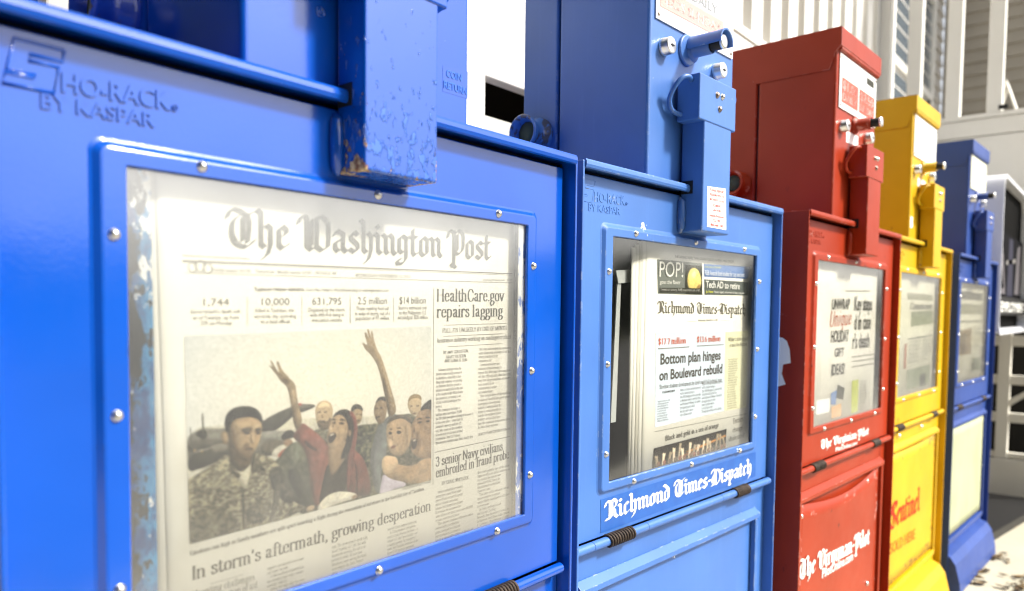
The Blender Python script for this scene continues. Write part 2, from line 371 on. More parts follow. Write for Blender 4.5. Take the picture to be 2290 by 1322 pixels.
for wx0, wx1 in ((-1.80, -.52), (-4.2, -3.0), (-6.6, -5.4)):
    mb = MB(); 
    for b in ((wx0-.07, wx0, 1.86, 3.36), (wx1, wx1+.07, 1.86, 3.36), (wx0-.07, wx1+.07, 3.3605, 3.44), (wx0-.09, wx1+.09, 1.77, 1.8595), (wx0+.0005, wx1-.0005, 2.56, 2.61)): mb.box(b[0], b[1], -.045, .02, b[2], b[3])
    w = mb.build('window', WW, house, .004)
    mb = MB(); mb.box(wx0+.001, wx1-.001, -.02, -.012, 1.861, 3.359); mb.build('window_pane', GLASS, w)
    mb = MB(); mb.box(wx1-.05, wx1-.001, -.034, -.021, 1.862, 2.559); mb.build('dark_sash', plain('dark_sash', (.05, .048, .045), .5), w)
# trees out of view, added for dark reflections; left ones cut side light
rng = np.random.default_rng(5)
tv = []; tf = []
for c in range(94):
    cx = -46+c*1.33+rng.normal()*.5; cy = -15-rng.random()*3; hh = 2.0+rng.random()*.9
    if c >= 70: cx = -4.2-rng.random()*1.5; cy = -14+(c-70)*1.05; hh = 7+rng.random()*2  # tall clumps added unseen on the left to keep side light off the boxes
    for k in range(230 if c < 70 else 700):
        th = rng.random()*6.283; r_ = 1.7*rng.random()**.4; zz = rng.random()**.7*hh
        p = np.array([cx+r_*math.cos(th)*(1.15-.6*(zz/hh)**3), cy+r_*math.sin(th)*(1.15-.6*(zz/hh)**3), zz-.12])
        a = rng.normal(size=3); a /= np.linalg.norm(a); b = np.cross(a, rng.normal(size=3)); b /= np.linalg.norm(b); s = .22+.2*rng.random()
        k0 = len(tv); tv += [tuple(p+a*s), tuple(p+b*s*.7), tuple(p-a*s), tuple(p-b*s*.7)]; tf.append((k0, k0+1, k0+2, k0+3))
mb = MB(); mb.add(tv, tf); tl_ = mb.build('blocker_trees', plain('blocker_foliage', (.035, .05, .022), .9)); kind(tl_, 'stuff', 'dark unseen trees added for reflections and to block side light')
# ---------------------------------------------------------------- pen-stroke lettering
BL = {  # broad-nib blackletter: strokes ';' separated, '~' = smooth
'a':(3.2,'.35,3.7 .95,4.7 1.7,4.25;1.1,4.65 2.25,4.1 2.25,.95 2.95,.3;2.2,3.0 .6,2.2 .6,1.0 1.2,.35 2.2,1.1'),
'c':(2.5,'.65,4.1 .65,.95 1.3,.3 2.3,1.1;.65,4.0 1.3,4.7 1.95,4.1'),
'd':(3.2,'.1,6.9 .9,6.5 2.4,4.7 2.4,1.0 1.4,.3;.65,4.1 .65,.95 1.4,.3;.65,4.1 1.4,4.75 2.2,4.3'),
'e':(2.6,'.65,4.1 .65,.95 1.3,.3 2.3,1.15;.65,4.0 1.35,4.75 2.1,4.0 2.0,3.3 .7,2.3'),
'g':(3.2,'.65,4.1 .65,1.3 1.3,.7 2.3,1.4;.65,4.0 1.4,4.75 2.35,4.1 2.35,-.6 1.5,-1.7 .3,-1.9 .1,-1.2 .9,-.8;2.3,4.2 3.0,4.6'),
'h':(3.2,'.1,7.5 .75,6.9 .75,1.0 1.35,.4;.8,3.9 1.7,4.75 2.45,4.1 2.45,.9 1.9,-1.0 1.2,-1.7'),
'i':(1.75,'0,4.7 .75,4.1 .75,.95 1.4,.3;.4,6.5 .95,6.0'),
'l':(1.75,'.05,7.5 .75,6.9 .75,.95 1.4,.3'),
'm':(4.9,'0,4.7 .75,4.1 .75,.9 1.2,.4;.8,3.9 1.6,4.75 2.4,4.1 2.4,.9 2.9,.4;2.45,3.9 3.3,4.75 4.05,4.1 4.05,.95 4.7,.3'),
'n':(3.25,'0,4.7 .75,4.1 .75,.9 1.2,.4;.8,3.9 1.6,4.75 2.4,4.1 2.4,.95 3.05,.3'),
'o':(3.0,'.65,4.1 .65,.95 1.4,.3 2.3,.95 2.3,4.1 1.4,4.75 .65,4.0'),
'p':(3.2,'0,4.8 .75,4.2 .75,-1.6 .3,-2.2;.3,-1.6 1.4,-2.2;.8,3.9 1.6,4.75 2.4,4.1 2.4,1.0 1.6,.3 .8,.9'),
'r':(2.4,'0,4.7 .75,4.1 .75,.95 1.4,.3;.8,3.9 1.55,4.75 2.2,4.15'),
's':(2.6,'2.1,4.1 1.4,4.75 .65,4.0 .7,3.2 2.15,1.9 2.15,1.0 1.4,.3 .3,1.0'),
't':(2.1,'.75,6.3 .75,.95 1.3,.3 2.0,.9;.05,4.55 1.8,4.55'),
'T':(4.6,'~-.3,5.6 .3,7.1 1.6,7.1 3.0,6.4 4.6,7.3;~2.0,6.4 .7,5.0 .5,2.6 1.3,.8 2.9,.3 4.2,1.5;2.35,5.9 2.35,1.5;~3.1,6.2 3.4,4.6 3.1,1.2'),
'W':(6.2,'~-.5,5.6 .0,7.0 .9,7.0 1.1,5.8;1.1,6.2 1.1,1.2 2.0,.35 3.1,1.2;3.1,7.2 3.1,1.1 4.1,.3 5.4,1.2;~3.0,6.7 3.9,7.4 5.3,6.3 5.5,4.0 5.4,1.2;2.0,6.4 2.0,1.2'),
'P':(4.3,'~-.6,5.2 -.1,6.8 1.2,6.4;1.2,6.8 1.2,-1.5 .6,-2.1;.3,-1.4 1.8,-2.2;~1.3,5.8 2.4,7.1 3.7,6.3 3.9,4.4 3.7,2.4 2.6,1.2 1.3,1.6;2.1,6.0 2.1,2.0'),
'R':(4.6,'~-.5,5.4 .0,7.0 1.4,6.7;1.35,6.9 1.35,1.0 .4,.2;~1.3,6.3 2.4,7.3 3.6,6.4 3.5,4.6 2.0,3.7;2.1,3.9 3.2,2.8 3.3,1.1 4.3,.2;2.05,6.2 2.05,.9;-.2,.3 1.6,.5'),
'D':(4.9,'~-.4,6.0 .4,7.3 1.8,6.9 3.6,6.6 4.5,4.8 4.4,2.2 3.2,.5 1.6,.6 .0,.2;1.45,6.2 1.45,1.1;2.15,6.4 2.15,.8;~.4,1.4 .2,3.4 .9,4.8'),
'V':(4.6,'~-.5,5.4 .0,7.0 1.0,6.6;1.1,6.5 1.1,1.5 2.2,.3 3.8,1.4;~1.2,5.9 2.6,7.3 3.8,6.4 4.1,4.0 3.8,1.3;2.0,6.0 2.0,1.2'),
'S':(4.3,'~3.9,6.2 3.0,7.2 1.5,7.0 .7,5.9 1.0,4.6 2.6,3.7 3.7,2.5 3.6,1.1 2.4,.2 .9,.5 -.1,1.5;~1.9,6.6 2.2,4.8 2.0,1.2;~3.7,7.2 4.3,6.4 3.8,5.6'),
'-':(2.3,'.4,2.9 1.9,2.9'),' ':(2.0,''),
}
# serif: 'Sx y0 y1 b t' = stem with foot serif b and head serif t
SE = {
'a':(4.5,'~1,3.7 1.3,4.7 2.2,4.9 2.9,4.2 2.9,3.2;S2.9 .6 3.3 0 0;~2.9,.9 3.2,.15 4.2,.4;~2.9,2.9 1.4,2.4 .9,1.2 1.5,.2 2.9,1'),
'b':(4.6,'S.9 .1 7.4 0 1;~.9,3.8 2,4.9 3.4,4.2 3.7,2.5 3.3,.7 2,.1 .9,1'),
'c':(4.1,'~3.4,3.6 2.5,4.9 1.2,4.2 .8,2.5 1.2,.8 2.3,.1 3.6,1.2'),
'd':(4.8,'S3.5 .1 7.4 0 1;3.5,.15 4.4,.15;~3.5,3.9 2.4,4.9 1.1,4.2 .8,2.5 1.2,.7 2.3,.1 3.5,1'),
'e':(4.2,'.9,2.7 3.5,2.7;~3.5,2.7 3.2,4.3 2.2,4.9 1.2,4.2 .8,2.5 1.2,.8 2.3,.1 3.6,1.2'),
'f':(2.9,'S1.3 0 6 1 0;~1.3,5.9 1.6,7.1 2.5,7.4 3.1,6.7;.3,4.8 2.6,4.8'),
'g':(4.3,'~2.1,4.9 1,4.3 .9,3.3 1.2,2.2 2.1,1.8 3.1,2.3 3.3,3.3 3,4.4 2.1,4.9;~1.4,1.9 .9,1.2 1.4,.5 3,.3 3.8,-.6 3.2,-1.8 1.8,-2.2 .6,-1.6 .7,-.5 1.5,.2;3.1,4.6 4.1,4.8'),
'h':(4.9,'S.9 0 7.4 1 1;~.9,3.9 2,4.9 3.2,4.4 3.5,3.4;S3.5 0 3.6 1 0'),
'i':(2.3,'S1 0 4.9 1 1;1,6.6 1,7'),
'j':(2.3,'S1 -1.5 4.9 0 1;~1,-1.4 .7,-2.2 -.2,-2.1;1,6.6 1,7'),
'k':(4.6,'S.9 0 7.4 1 1;3.6,4.8 1.3,2.4;1.9,2.9 3.8,.2;3,.1 4.6,.1;2.8,4.8 4.3,4.8'),
'l':(2.3,'S1 0 7.4 1 1'),
'm':(7,'S.9 0 4.9 1 1;~.9,3.9 1.9,4.9 3,4.4 3.3,3.4;S3.3 0 3.6 1 0;~3.3,3.9 4.3,4.9 5.4,4.4 5.7,3.4;S5.7 0 3.6 1 0'),
'n':(4.9,'S.9 0 4.9 1 1;~.9,3.9 2,4.9 3.2,4.4 3.5,3.4;S3.5 0 3.6 1 0'),
'o':(4.6,'~2.3,4.9 1.2,4.3 .8,2.5 1.2,.7 2.3,.1 3.4,.7 3.8,2.5 3.4,4.3 2.3,4.9'),
'p':(4.7,'S.9 -2.2 4.9 1 1;~.9,3.8 2,4.9 3.4,4.2 3.7,2.5 3.3,.7 2,.1 .9,1'),
'q':(4.7,'S3.6 -2.2 4.9 1 0;~3.5,3.9 2.4,4.9 1.1,4.2 .8,2.5 1.2,.7 2.3,.1 3.5,1'),
'r':(3.4,'S.9 0 4.9 1 1;~.9,3.6 1.8,4.8 2.7,4.9 3,4.1'),
's':(3.8,'~3,3.7 2.2,4.9 1.1,4.6 .9,3.6 1.6,2.9 2.8,2.2 3.1,1.2 2.3,.2 1.2,.2 .7,1.4'),
't':(2.9,'S1.2 .8 6.2 0 0;~1.2,.9 1.6,.1 2.4,.2 2.8,1;.3,4.8 2.6,4.8'),
'u':(4.9,'S.9 1.3 4.9 0 1;~.9,1.4 1.3,.3 2.3,.1 3.5,1;S3.5 .1 4.9 0 1;3.5,.15 4.5,.15'),
'v':(4.3,'.5,4.7 2.1,.2;2.1,.2 3.7,4.7;-.1,4.8 1.4,4.8;3,4.8 4.3,4.8'),
'w':(6.6,'.5,4.7 2,.2;2,.2 3.3,4.5;3.3,4.5 4.7,.2;4.7,.2 6.1,4.7;-.1,4.8 1.4,4.8;5.4,4.8 6.7,4.8'),
'x':(4.5,'.8,4.7 3.6,.2;3.5,4.7 .8,.2;.1,4.8 1.6,4.8;2.9,4.8 4.2,4.8;.1,.1 1.5,.1;2.9,.1 4.4,.1'),
'y':(4.3,'.5,4.7 2.2,.4;~3.7,4.7 2.2,.4 1.5,-1.6 .5,-1.9;-.1,4.8 1.4,4.8;3,4.8 4.3,4.8'),
'z':(4.1,'.8,3.8 .8,4.75 3.3,4.75;3.2,4.7 .8,.2;.8,.2 3.5,.2 3.5,1.2'),
'A':(6,'.6,.1 2.9,7.2;2.9,7.2 5.2,.1;1.4,2.4 4.4,2.4;0,.1 1.5,.1;4.2,.1 6,.1'),
'B':(5.3,'S1 .1 7.1 1 2;~1,7.1 3,7.1 4,5.6 3,3.8 1,3.7;~1,3.7 3.4,3.7 4.5,2 3.4,.1 1,.1'),
'C':(5.7,'~5,5.2 4.2,6.8 2.8,7.2 1.4,6 .9,3.6 1.4,1.2 2.8,0 4.3,.5 5.2,2'),
'D':(6,'S1 .1 7.1 1 2;~1,7.1 3.4,6.9 4.9,5.4 5.2,3.6 4.9,1.8 3.4,.3 1,.1'),
'E':(5.2,'S1 .1 7.1 1 2;1,7.1 4.4,7.1 4.4,5.6;1,3.7 3.3,3.7;1,.1 4.5,.1 4.5,1.7'),
'F':(5,'S1 .1 7.1 1 2;1,7.1 4.4,7.1 4.4,5.6;1,3.7 3.3,3.7'),
'G':(6.2,'~5,5.2 4.2,6.8 2.8,7.2 1.4,6 .9,3.6 1.4,1.2 2.8,0 4,.2 4.9,1;S4.9 .5 2.8 0 2'),
'H':(6,'S1 .1 7.1 1 2;S4.9 .1 7.1 1 2;1,3.7 4.9,3.7'),
'I':(2.5,'S1.2 .1 7.1 1 2'),
'J':(3.7,'S2.5 1.2 7.1 0 2;~2.5,1.4 2,.2 1,.1 .4,1'),
'K':(5.9,'S1 .1 7.1 1 2;4.7,7 1.4,3;2.3,4 5,.2;4,.1 5.9,.1;3.8,7.1 5.5,7.1'),
'L':(4.9,'S1 .1 7.1 1 2;1,.1 4.3,.1 4.3,1.8'),
'M':(7.2,'S.9 .1 7.1 1 2;1,7.1 3.5,.4;3.5,.4 6,7.1;S6.1 .1 7.1 1 2'),
'N':(6.2,'S.9 .1 7.1 1 2;.9,7.1 5,.1;5,.1 5,7.1'),
'O':(6,'~3,7.2 1.5,6.2 .9,3.6 1.5,1 3,0 4.5,1 5.1,3.6 4.5,6.2 3,7.2'),
'P':(5.2,'S1 .1 7.1 1 2;~1,7.1 3.4,7.1 4.5,5.3 3.4,3.4 1,3.4'),
'R':(5.8,'S1 .1 7.1 1 2;~1,7.1 3.4,7.1 4.4,5.3 3.4,3.6 1,3.6;2.7,3.5 4.8,.2;4.2,.1 5.8,.1'),
'S':(5,'~4,5.4 3.4,6.9 2.1,7.2 1,6.2 1.2,4.8 2.6,3.8 4,2.6 4.2,1.2 3,.1 1.6,.2 .7,1.8'),
'T':(5.3,'S2.6 .1 7.1 1 0;.4,5.6 .4,7.1 4.8,7.1 4.8,5.6'),
'U':(6,'S1 1.6 7.1 0 2;~1,1.7 1.6,.3 2.9,0 4.2,.4 4.8,1.8;4.8,1.7 4.8,7.1'),
'V':(5.8,'.7,7.1 2.9,.2;2.9,.2 5.1,7.1;0,7.1 1.7,7.1;4.2,7.1 5.8,7.1'),
'W':(8,'.7,7.1 2.4,.2;2.4,.2 4,6.6;4,6.6 5.7,.2;5.7,.2 7.4,7.1;0,7.1 1.7,7.1;6.6,7.1 8,7.1'),
'X':(5.5,'.8,7.1 4.7,.1;4.7,7.1 .8,.1'),'Y':(5.5,'.7,7.1 2.7,3.4 4.8,7.1;S2.7 .1 3.4 1 0'),
'Z':(5,'.8,7.1 4.4,7.1 .8,.1 4.5,.1'),
'0':(4.6,'~2.3,7 1.2,6 .8,3.5 1.2,1 2.3,0 3.4,1 3.8,3.5 3.4,6 2.3,7'),'1':(4,'S2 .1 7 1 1'),
'2':(4.5,'~.9,5.4 1.4,6.7 2.4,7 3.5,6.1 3.3,4.4 1.8,2 .8,.2;.8,.2 3.7,.2 3.7,1.2'),
'3':(4.5,'~.9,5.8 1.6,6.9 2.7,6.9 3.5,5.6 2.8,4 1.8,3.8;~1.8,3.8 3.2,3.4 3.8,2 3,.3 1.7,.1 .7,1.3'),
'4':(4.6,'3,0 3,7 .6,2.1 4.1,2.1'),'5':(4.5,'3.5,6.8 1.2,6.8 1.1,3.8;~1.1,3.8 2.5,4.4 3.7,3 3.4,.8 2,.1 .7,1.1'),
'6':(4.6,'~3.4,6.6 2,6.2 1,4.2 .9,2 1.6,.2 2.8,.1 3.7,1.6 3.4,3.6 2.2,4.2 1,3'),'7':(4.4,'.8,5.8 .8,6.9 3.7,6.9 2,0'),
'8':(4.5,'~2.2,3.7 1.2,4.6 1.2,6.2 2.2,7 3.2,6.2 3.2,4.6 2.2,3.7 1,2.6 .9,1 2.2,0 3.5,1 3.4,2.6 2.2,3.7'),
'9':(4.6,'~1.2,.4 2.6,.8 3.6,2.8 3.7,5 3,6.8 1.8,6.9 .9,5.4 1.2,3.4 2.4,2.8 3.6,4'),
'$':(4.5,'~3.5,5.2 2.8,6.5 1.6,6.6 .9,5.2 1.6,4 3,3 3.6,1.8 2.8,.5 1.6,.4 .8,1.6;2.2,-.8 2.2,7.7'),
'.':(2.1,'1,.3 1,.7'),',':(2.1,'1,.7 1.1,.1 .6,-1.2'),"'":(1.9,'1,7.2 1,6.6 .7,5.2'),'-':(2.8,'.5,2.4 2.2,2.4;.5,2.8 2.2,2.8'),
'—':(6,'.2,2.5 5.8,2.5'),':':(2.2,'1,.3 1,.7;1,4 1,4.4'),'•':(3,'1.5,3 1.5,3.6'),'/':(3,'.2,-.5 2.6,7.3'),' ':(2.3,''),'!':(2.3,'1.1,7.2 1.1,2.2;1.1,.3 1.1,.6'),
}
STYLE = {  # table, nib half vector, pen radius, shear, rows per unit, letter gap
'bl':(BL,(.40,.33),.09,0,9,.12),'sh':(SE,(.46,0),.13,0,7,-.1),'se':(SE,(.22,0),.235,0,2.2,.25),'sb2':(SE,(.36,0),.2,0,2.6,.25),'it':(SE,(.2,0),.235,.22,2.2,.2)}
_gl = {}
def _curve(p):
    out=[]
    n=len(p)
    for i in range(n-1):
        a=p[max(i-1,0)];b=p[i];c=p[i+1];d=p[min(i+2,n-1)]
        for k in range(8):
            t=k/8
            out.append(.5*((2*b)+(c-a)*t+(2*a-5*b+4*c-d)*t*t+(3*b-a-3*c+d)*t**3))
    out.append(p[-1])
    return out
def glyph(style, ch):
    """quads (x0,x1,y0,y1) of one letter in pen units, x-height 5, capitals 7.2"""
    if (style,ch) in _gl: return _gl[style,ch]
    tab,nib,pr,sh,res,gap=STYLE[style]
    adv,s=tab.get(ch) or tab.get(ch.lower()) or (2.5,'')
    pts=[]
    for st in filter(None,s.split(';')):
        if st[0]=='S':
            x,y0,y1,b,t=map(float,st[1:].split())
            segs=[[(x,y0),(x,y1)]]
            e=nib[0]+.45
            if b: segs.append([(x-e,y0+.05),(x+e,y0+.05)])
            if t==1: segs.append([(x-e-.1,y1-.1),(x,y1-.02)])
            if t==2: segs.append([(x-e,y1-.02),(x+e,y1-.02)])
            thin=[0,1,1]
        else:
            p=[np.array(list(map(float,q.split(',')))) for q in st.lstrip('~').split()]
            segs=[_curve(p) if st[0]=='~' else p]
        for k,sg in enumerate(segs):
            nn=nib if not (st[0]=='S' and k) else (0,0)
            for a,b in zip(sg[:-1],sg[1:]):
                a=np.array(a,float);b=np.array(b,float)
                m=max(1,int(np.hypot(*(b-a))/.12))
                for i in range(m+1): pts.append((*(a+(b-a)*i/m),*nn))
    quads=[]
    if pts:
        x0=min(p[0]-p[2] for p in pts)-pr-.2; x1=max(p[0]+p[2] for p in pts)+pr+.2
        nx=int((x1-x0)*res*2)+1; ny=int(10.6*res)
        X,Y=np.meshgrid(x0+(np.arange(nx)+.5)*(x1-x0)/nx, -2.7+(np.arange(ny)+.5)*10.6/ny)
        M=np.zeros(X.shape,bool)
        for px,py,nx_,ny_ in pts:
            dx=X-px;dy=Y-py;l2=nx_*nx_+ny_*ny_
            t=np.clip((dx*nx_+dy*ny_)/l2,-1,1) if l2 else 0
            M|=(dx-t*nx_)**2+(dy-t*ny_)**2<pr*pr
        prev={};cw=(x1-x0)/nx;chh=10.6/ny
        for j in range(ny+1):
            row=np.concatenate([[0],M[j].astype(np.int8),[0]]) if j<ny else np.zeros(nx+2,np.int8)
            d=np.diff(row);runs=list(zip(np.where(d==1)[0],np.where(d==-1)[0]))
            cur={}
            for r in runs: cur[r]=prev.pop(r,j)
            for r,js in prev.items(): quads.append((x0+r[0]*cw,x0+r[1]*cw,-2.7+js*chh,-2.7+j*chh))
            prev=cur
    q=np.array(quads) if quads else np.zeros((0,4))
    _gl[style,ch]=(adv+gap,q)
    return _gl[style,ch]
def pen_line(style,txt):
    """corner coordinates (n,4,2) of a line of lettering and its width, both in pen units"""
    x=0;out=[];sh=STYLE[style][3]
    for ch in txt:
        adv,q=glyph(style,ch)
        if len(q):
            c=np.stack([q[:,[0,2]],q[:,[1,2]],q[:,[1,3]],q[:,[0,3]]],1)
            c[:,:,0]+=x+sh*c[:,:,1]; out.append(c)
        x+=adv
    return (np.concatenate(out) if out else np.zeros((0,4,2))),x
# ---------------------------------------------------------------- lettering laid on flat faces
_sans = {}
def sans(txt, bold=0.0, shear=0.0):
    """outline letters from Blender's built-in font: verts, faces, width, capital height"""
    k = (txt, bold, shear)
    if k not in _sans:
        def mk(t):
            cu = bpy.data.curves.new('t', 'FONT'); cu.body = t; cu.size = 1; cu.offset = bold; cu.resolution_u = 3; cu.shear = shear
            ob = bpy.data.objects.new('t', cu); me = bpy.data.meshes.new_from_object(ob)
            v = np.array([q.co[:2] for q in me.vertices]).reshape(-1, 2); f = [list(p.vertices) for p in me.polygons]
            bpy.data.objects.remove(ob); bpy.data.curves.remove(cu); bpy.data.meshes.remove(me); return v, f
        v, f = mk(txt); vc, _ = mk('H')
        v = v-[v[:, 0].min(), 0]
        _sans[k] = (v, f, v[:, 0].max(), vc[:, 1].max())
    return _sans[k]
SANS = {'sa': (0, 0), 'sb': (.018, 0), 'si': (0, .3), 'sn': (.024, 0)}
def lay(mb, it, put, m=0):
    """one line [style, text, colour, x0, z0, x1, z1, capital height] ; put(x, z) gives the point on the face"""
    st, txt, _, x0, z0, x1, z1, h = it
    if st in SANS:
        v, f, w, cap = sans(txt, *SANS[st])
        mb.add([put(x0+(x1-x0)*a/w, z0+(z1-z0)*a/w+b*h/cap) for a, b in v], f, False, m)
    else:
        q, w = pen_line(st, txt)
        if not len(q): return
        pts = q.reshape(-1, 2); w = max(w, .1)
        mb.add([put(x0+(x1-x0)*a/w, z0+(z1-z0)*a/w+b*h/7.2) for a, b in pts], [(4*i, 4*i+1, 4*i+2, 4*i+3) for i in range(len(q))], False, m)
def lay_par(mb, it, put, m=0):
    """a justified column [style, lines, colour, x0, first baseline, x1, line pitch]"""
    st, lines, _, x0, z0, x1, pitch = it
    h = pitch*.66; s = h/7.2*.8
    for i, t in enumerate(lines):
        ind = .055*(x1-x0) if t.startswith('   ') else 0
        t = t.strip(); w = pen_line(st, t)[1]*s; full = x1-x0-ind
        if w > .72*full: w = full
        z = z0-i*pitch
        lay(mb, [st, t, '', x0+ind, z, x0+ind+w, z, h], put, m)
INK = {'k': (.035, .032, .026), 'd': (.06, .055, .043), 'm': (.13, .12, .10), 'g': (.17, .168, .155), 'l': (.22, .21, .18), 'w': (.8, .8, .76), 'w2': (.62, .68, .8),  # g: black masthead ink paled, pane glare put into its colour
       'y': (.6, .62, .06), 'o': (.55, .10, .035), 'pg': (.17, .185, .17), 'pg2': (.11, .125, .12), 'kk': (.05, .05, .04), 'pb': (.14, .24, .50), 'lb': (.56, .64, .74), 'ly': (.68, .67, .46),
       'yg': (.45, .50, .08), 'wh': (.85, .86, .86), 'lo': (.66, .40, .2), 'rd': (.42, .03, .01), 'rd2': (.55, .17, .02)}
_ink = {}
def ink(c):
    if c not in _ink: _ink[c] = plain('ink_'+c, INK[c], .75, .15)
    return _ink[c]
def printed(name, items, put, parent, quads=(), bright=None):
    """lettering and flat printed shapes as one mesh, one material slot per ink"""
    mb = MB(); mats = []
    def idx(c):
        if c not in mats: mats.append(c)
        return mats.index(c)
    for col, q in quads: mb.add([put(*p) for p in q], [(0, 1, 2, 3)], False, idx(col))
    for it in items:
        (lay_par if isinstance(it[1], list) else lay)(mb, it, put, idx(it[2]))
    return mb.build(name, [ink(c) for c in mats], parent)
def picture(name, img, quad, put, parent):
    """a printed picture: a fine grid whose vertices carry the ink colours"""
    h, w = img.shape[:2]; a, b, c, d = [np.array(p) for p in quad]
    v = []; f = []
    for j in range(h):
        t = (j+.5)/h if 0 < j < h-1 else j/(h-1)
        for i in range(w):
            s = (i+.5)/w if 0 < i < w-1 else i/(w-1)
            v.append(put(*((a*(1-s)+b*s)*(1-t)+(d*(1-s)+c*s)*t)))
    for j in range(h-1):
        for i in range(w-1): k = j*w+i; f.append((k, k+1, k+w+1, k+w))
    mb = MB(); mb.add(v, f); o = mb.build(name, M_PRINT, parent)
    ca = o.data.color_attributes.new('print', 'FLOAT_COLOR', 'POINT')
    s = img.reshape(-1, 3)/255; l = np.where(s <= .04045, s/12.92, ((s+.055)/1.055)**2.4)
    ca.data.foreach_set('color', np.concatenate([l, np.ones((len(l), 1))], 1).astype(np.float32).ravel())
    return o
def print_mat():
    t = NT('newsprint_colour'); a = t.n.new('ShaderNodeAttribute'); a.attribute_name = 'print'
    return t.set(base=a.outputs['Color'], rough=.8, spec=.15)
M_PRINT = print_mat()
def vnoise(shape,cell,rng):
    h,w=shape;ny,nx=int(h/cell)+3,int(w/cell)+3
    g=rng.random((ny,nx));y=np.arange(h)/cell;x=np.arange(w)/cell
    yi=y.astype(int);xi=x.astype(int);fy=(y-yi)[:,None];fx=(x-xi)[None]
    fy=fy*fy*(3-2*fy);fx=fx*fx*(3-2*fx)
    a=g[yi][:,xi];b=g[yi][:,xi+1];c=g[yi+1][:,xi];d=g[yi+1][:,xi+1]
    return (a*(1-fx)+b*fx)*(1-fy)+(c*(1-fx)+d*fx)*fy
def box_blur(m,r):
    for ax in (0,1):
        p=np.pad(m,[(r+1,r) if i==ax else (0,0) for i in (0,1)],'edge').cumsum(ax)
        n=m.shape[ax]
        m=(np.take(p,np.arange(2*r+1,2*r+1+n),ax)-np.take(p,np.arange(0,n),ax))/(2*r+1)
    return m
def print_picture(ops,W,H,sky0,sky1,seed=3):
    """a printed newspaper picture: inked shapes laid over one another, rows of (H,W,3) sRGB 0..255"""
    rng=np.random.default_rng(seed);S=2;w,h=W*S,H*S
    Y,X=np.mgrid[0:h,0:w];U=(X+.5)/w*1000;V=(Y+.5)/h*1000
    img=np.empty((h,w,3));t=np.clip(np.hypot(U/1000-.55,V/1000-.4)*1.25,0,1)[...,None]**2
    img[:]=np.array(sky0)*(1-t)+np.array(sky1)*t
    n1=vnoise((h,w),9*S,rng)*.5+vnoise((h,w),4*S,rng)*.5
    cam=vnoise((h,w),5*S,rng)*.4+np.repeat(vnoise((h,w//2+1),2*S,rng),2,1)[:,:w]*.6
    n2=np.abs(vnoise((h,w),16*S,rng)-.5)*2*.6+vnoise((h,w),2.4*S,rng)*.5
    fine=vnoise((h,w),1.6*S,rng)
    for col,amp,kind,gr,soft,p in ops:
        if col[0]>col[2]+30 and col[0]>115 and kind=='s' and col[1]>90: col=tuple(min(240,v*1.10+6) for v in col)
        P=np.array(p,float).reshape(-1,2)
        for _ in range(2):
            Q=np.roll(P,-1,0);P=np.stack([P*.75+Q*.25,P*.25+Q*.75],1).reshape(-1,2)
        x0,x1=P[:,0].min()-12,P[:,0].max()+12;y0,y1=P[:,1].min()-12,P[:,1].max()+12
        i0,i1=max(int(y0*h/1000),0),min(int(y1*h/1000)+1,h);j0,j1=max(int(x0*w/1000),0),min(int(x1*w/1000)+1,w)
        if i1<=i0 or j1<=j0: continue
        u=U[i0:i1,j0:j1];v=V[i0:i1,j0:j1];M=np.zeros(u.shape,bool)
        for a,b in zip(P,np.roll(P,-1,0)):
            if a[1]==b[1]: continue
            M^=((a[1]>v)!=(b[1]>v))&(u<(b[0]-a[0])*(v-a[1])/(b[1]-a[1])+a[0])
        M0=M.astype(float);M=box_blur(M0,soft)[...,None]
        rr=int(max(2,min(13,min(M0.shape)*.12)));Bl=box_blur(box_blur(M0,rr),rr)          # roundness: tone falls off towards an outline
        Gx=np.gradient(Bl,axis=1)*rr;Gy=np.gradient(Bl,axis=0)*rr
        c=np.array(col,float)[None,None]+np.zeros(u.shape+(3,))
        cu=(u-(x0+x1)/2)/(x1-x0);cv=(v-(y0+y1)/2)/(y1-y0)
        sh=gr[0]*cu+gr[1]*cv
        if kind=='c': sh=sh+amp*1.7*(np.clip((cam[i0:i1,j0:j1]-.36)*3.2,0,1)-.5)
        elif kind=='p': sh=sh+amp*np.sin(u*.9+v*.12)*.8+amp*(n1[i0:i1,j0:j1]-.5)
        else: sh=sh+amp*2*(n1[i0:i1,j0:j1]-.5)
        sh=sh-32*np.clip(1-Bl,0,.7)*(1 if amp else .4)-40*Gx*(1 if amp else 0)+34*Gy*(1 if amp else 0)+(n2[i0:i1,j0:j1]-.5)*(26 if amp>9 else 12)
        c=c*np.clip(1+(sh[...,None])/np.maximum(c.mean(),40.),.25,1.9)
        img[i0:i1,j0:j1]=img[i0:i1,j0:j1]*(1-M)+c*M
    g=img@np.array([.3,.59,.11]);img=img*.70+(g[...,None]*np.array([1.03,1.0,.92]))*.30
    img=np.where(img<205,img*.86+img*img/255*.14,img)+(fine[...,None]-.5)*26
    img=np.clip(img,0,255).reshape(H,S,W,S,3).mean((1,3))
    return img
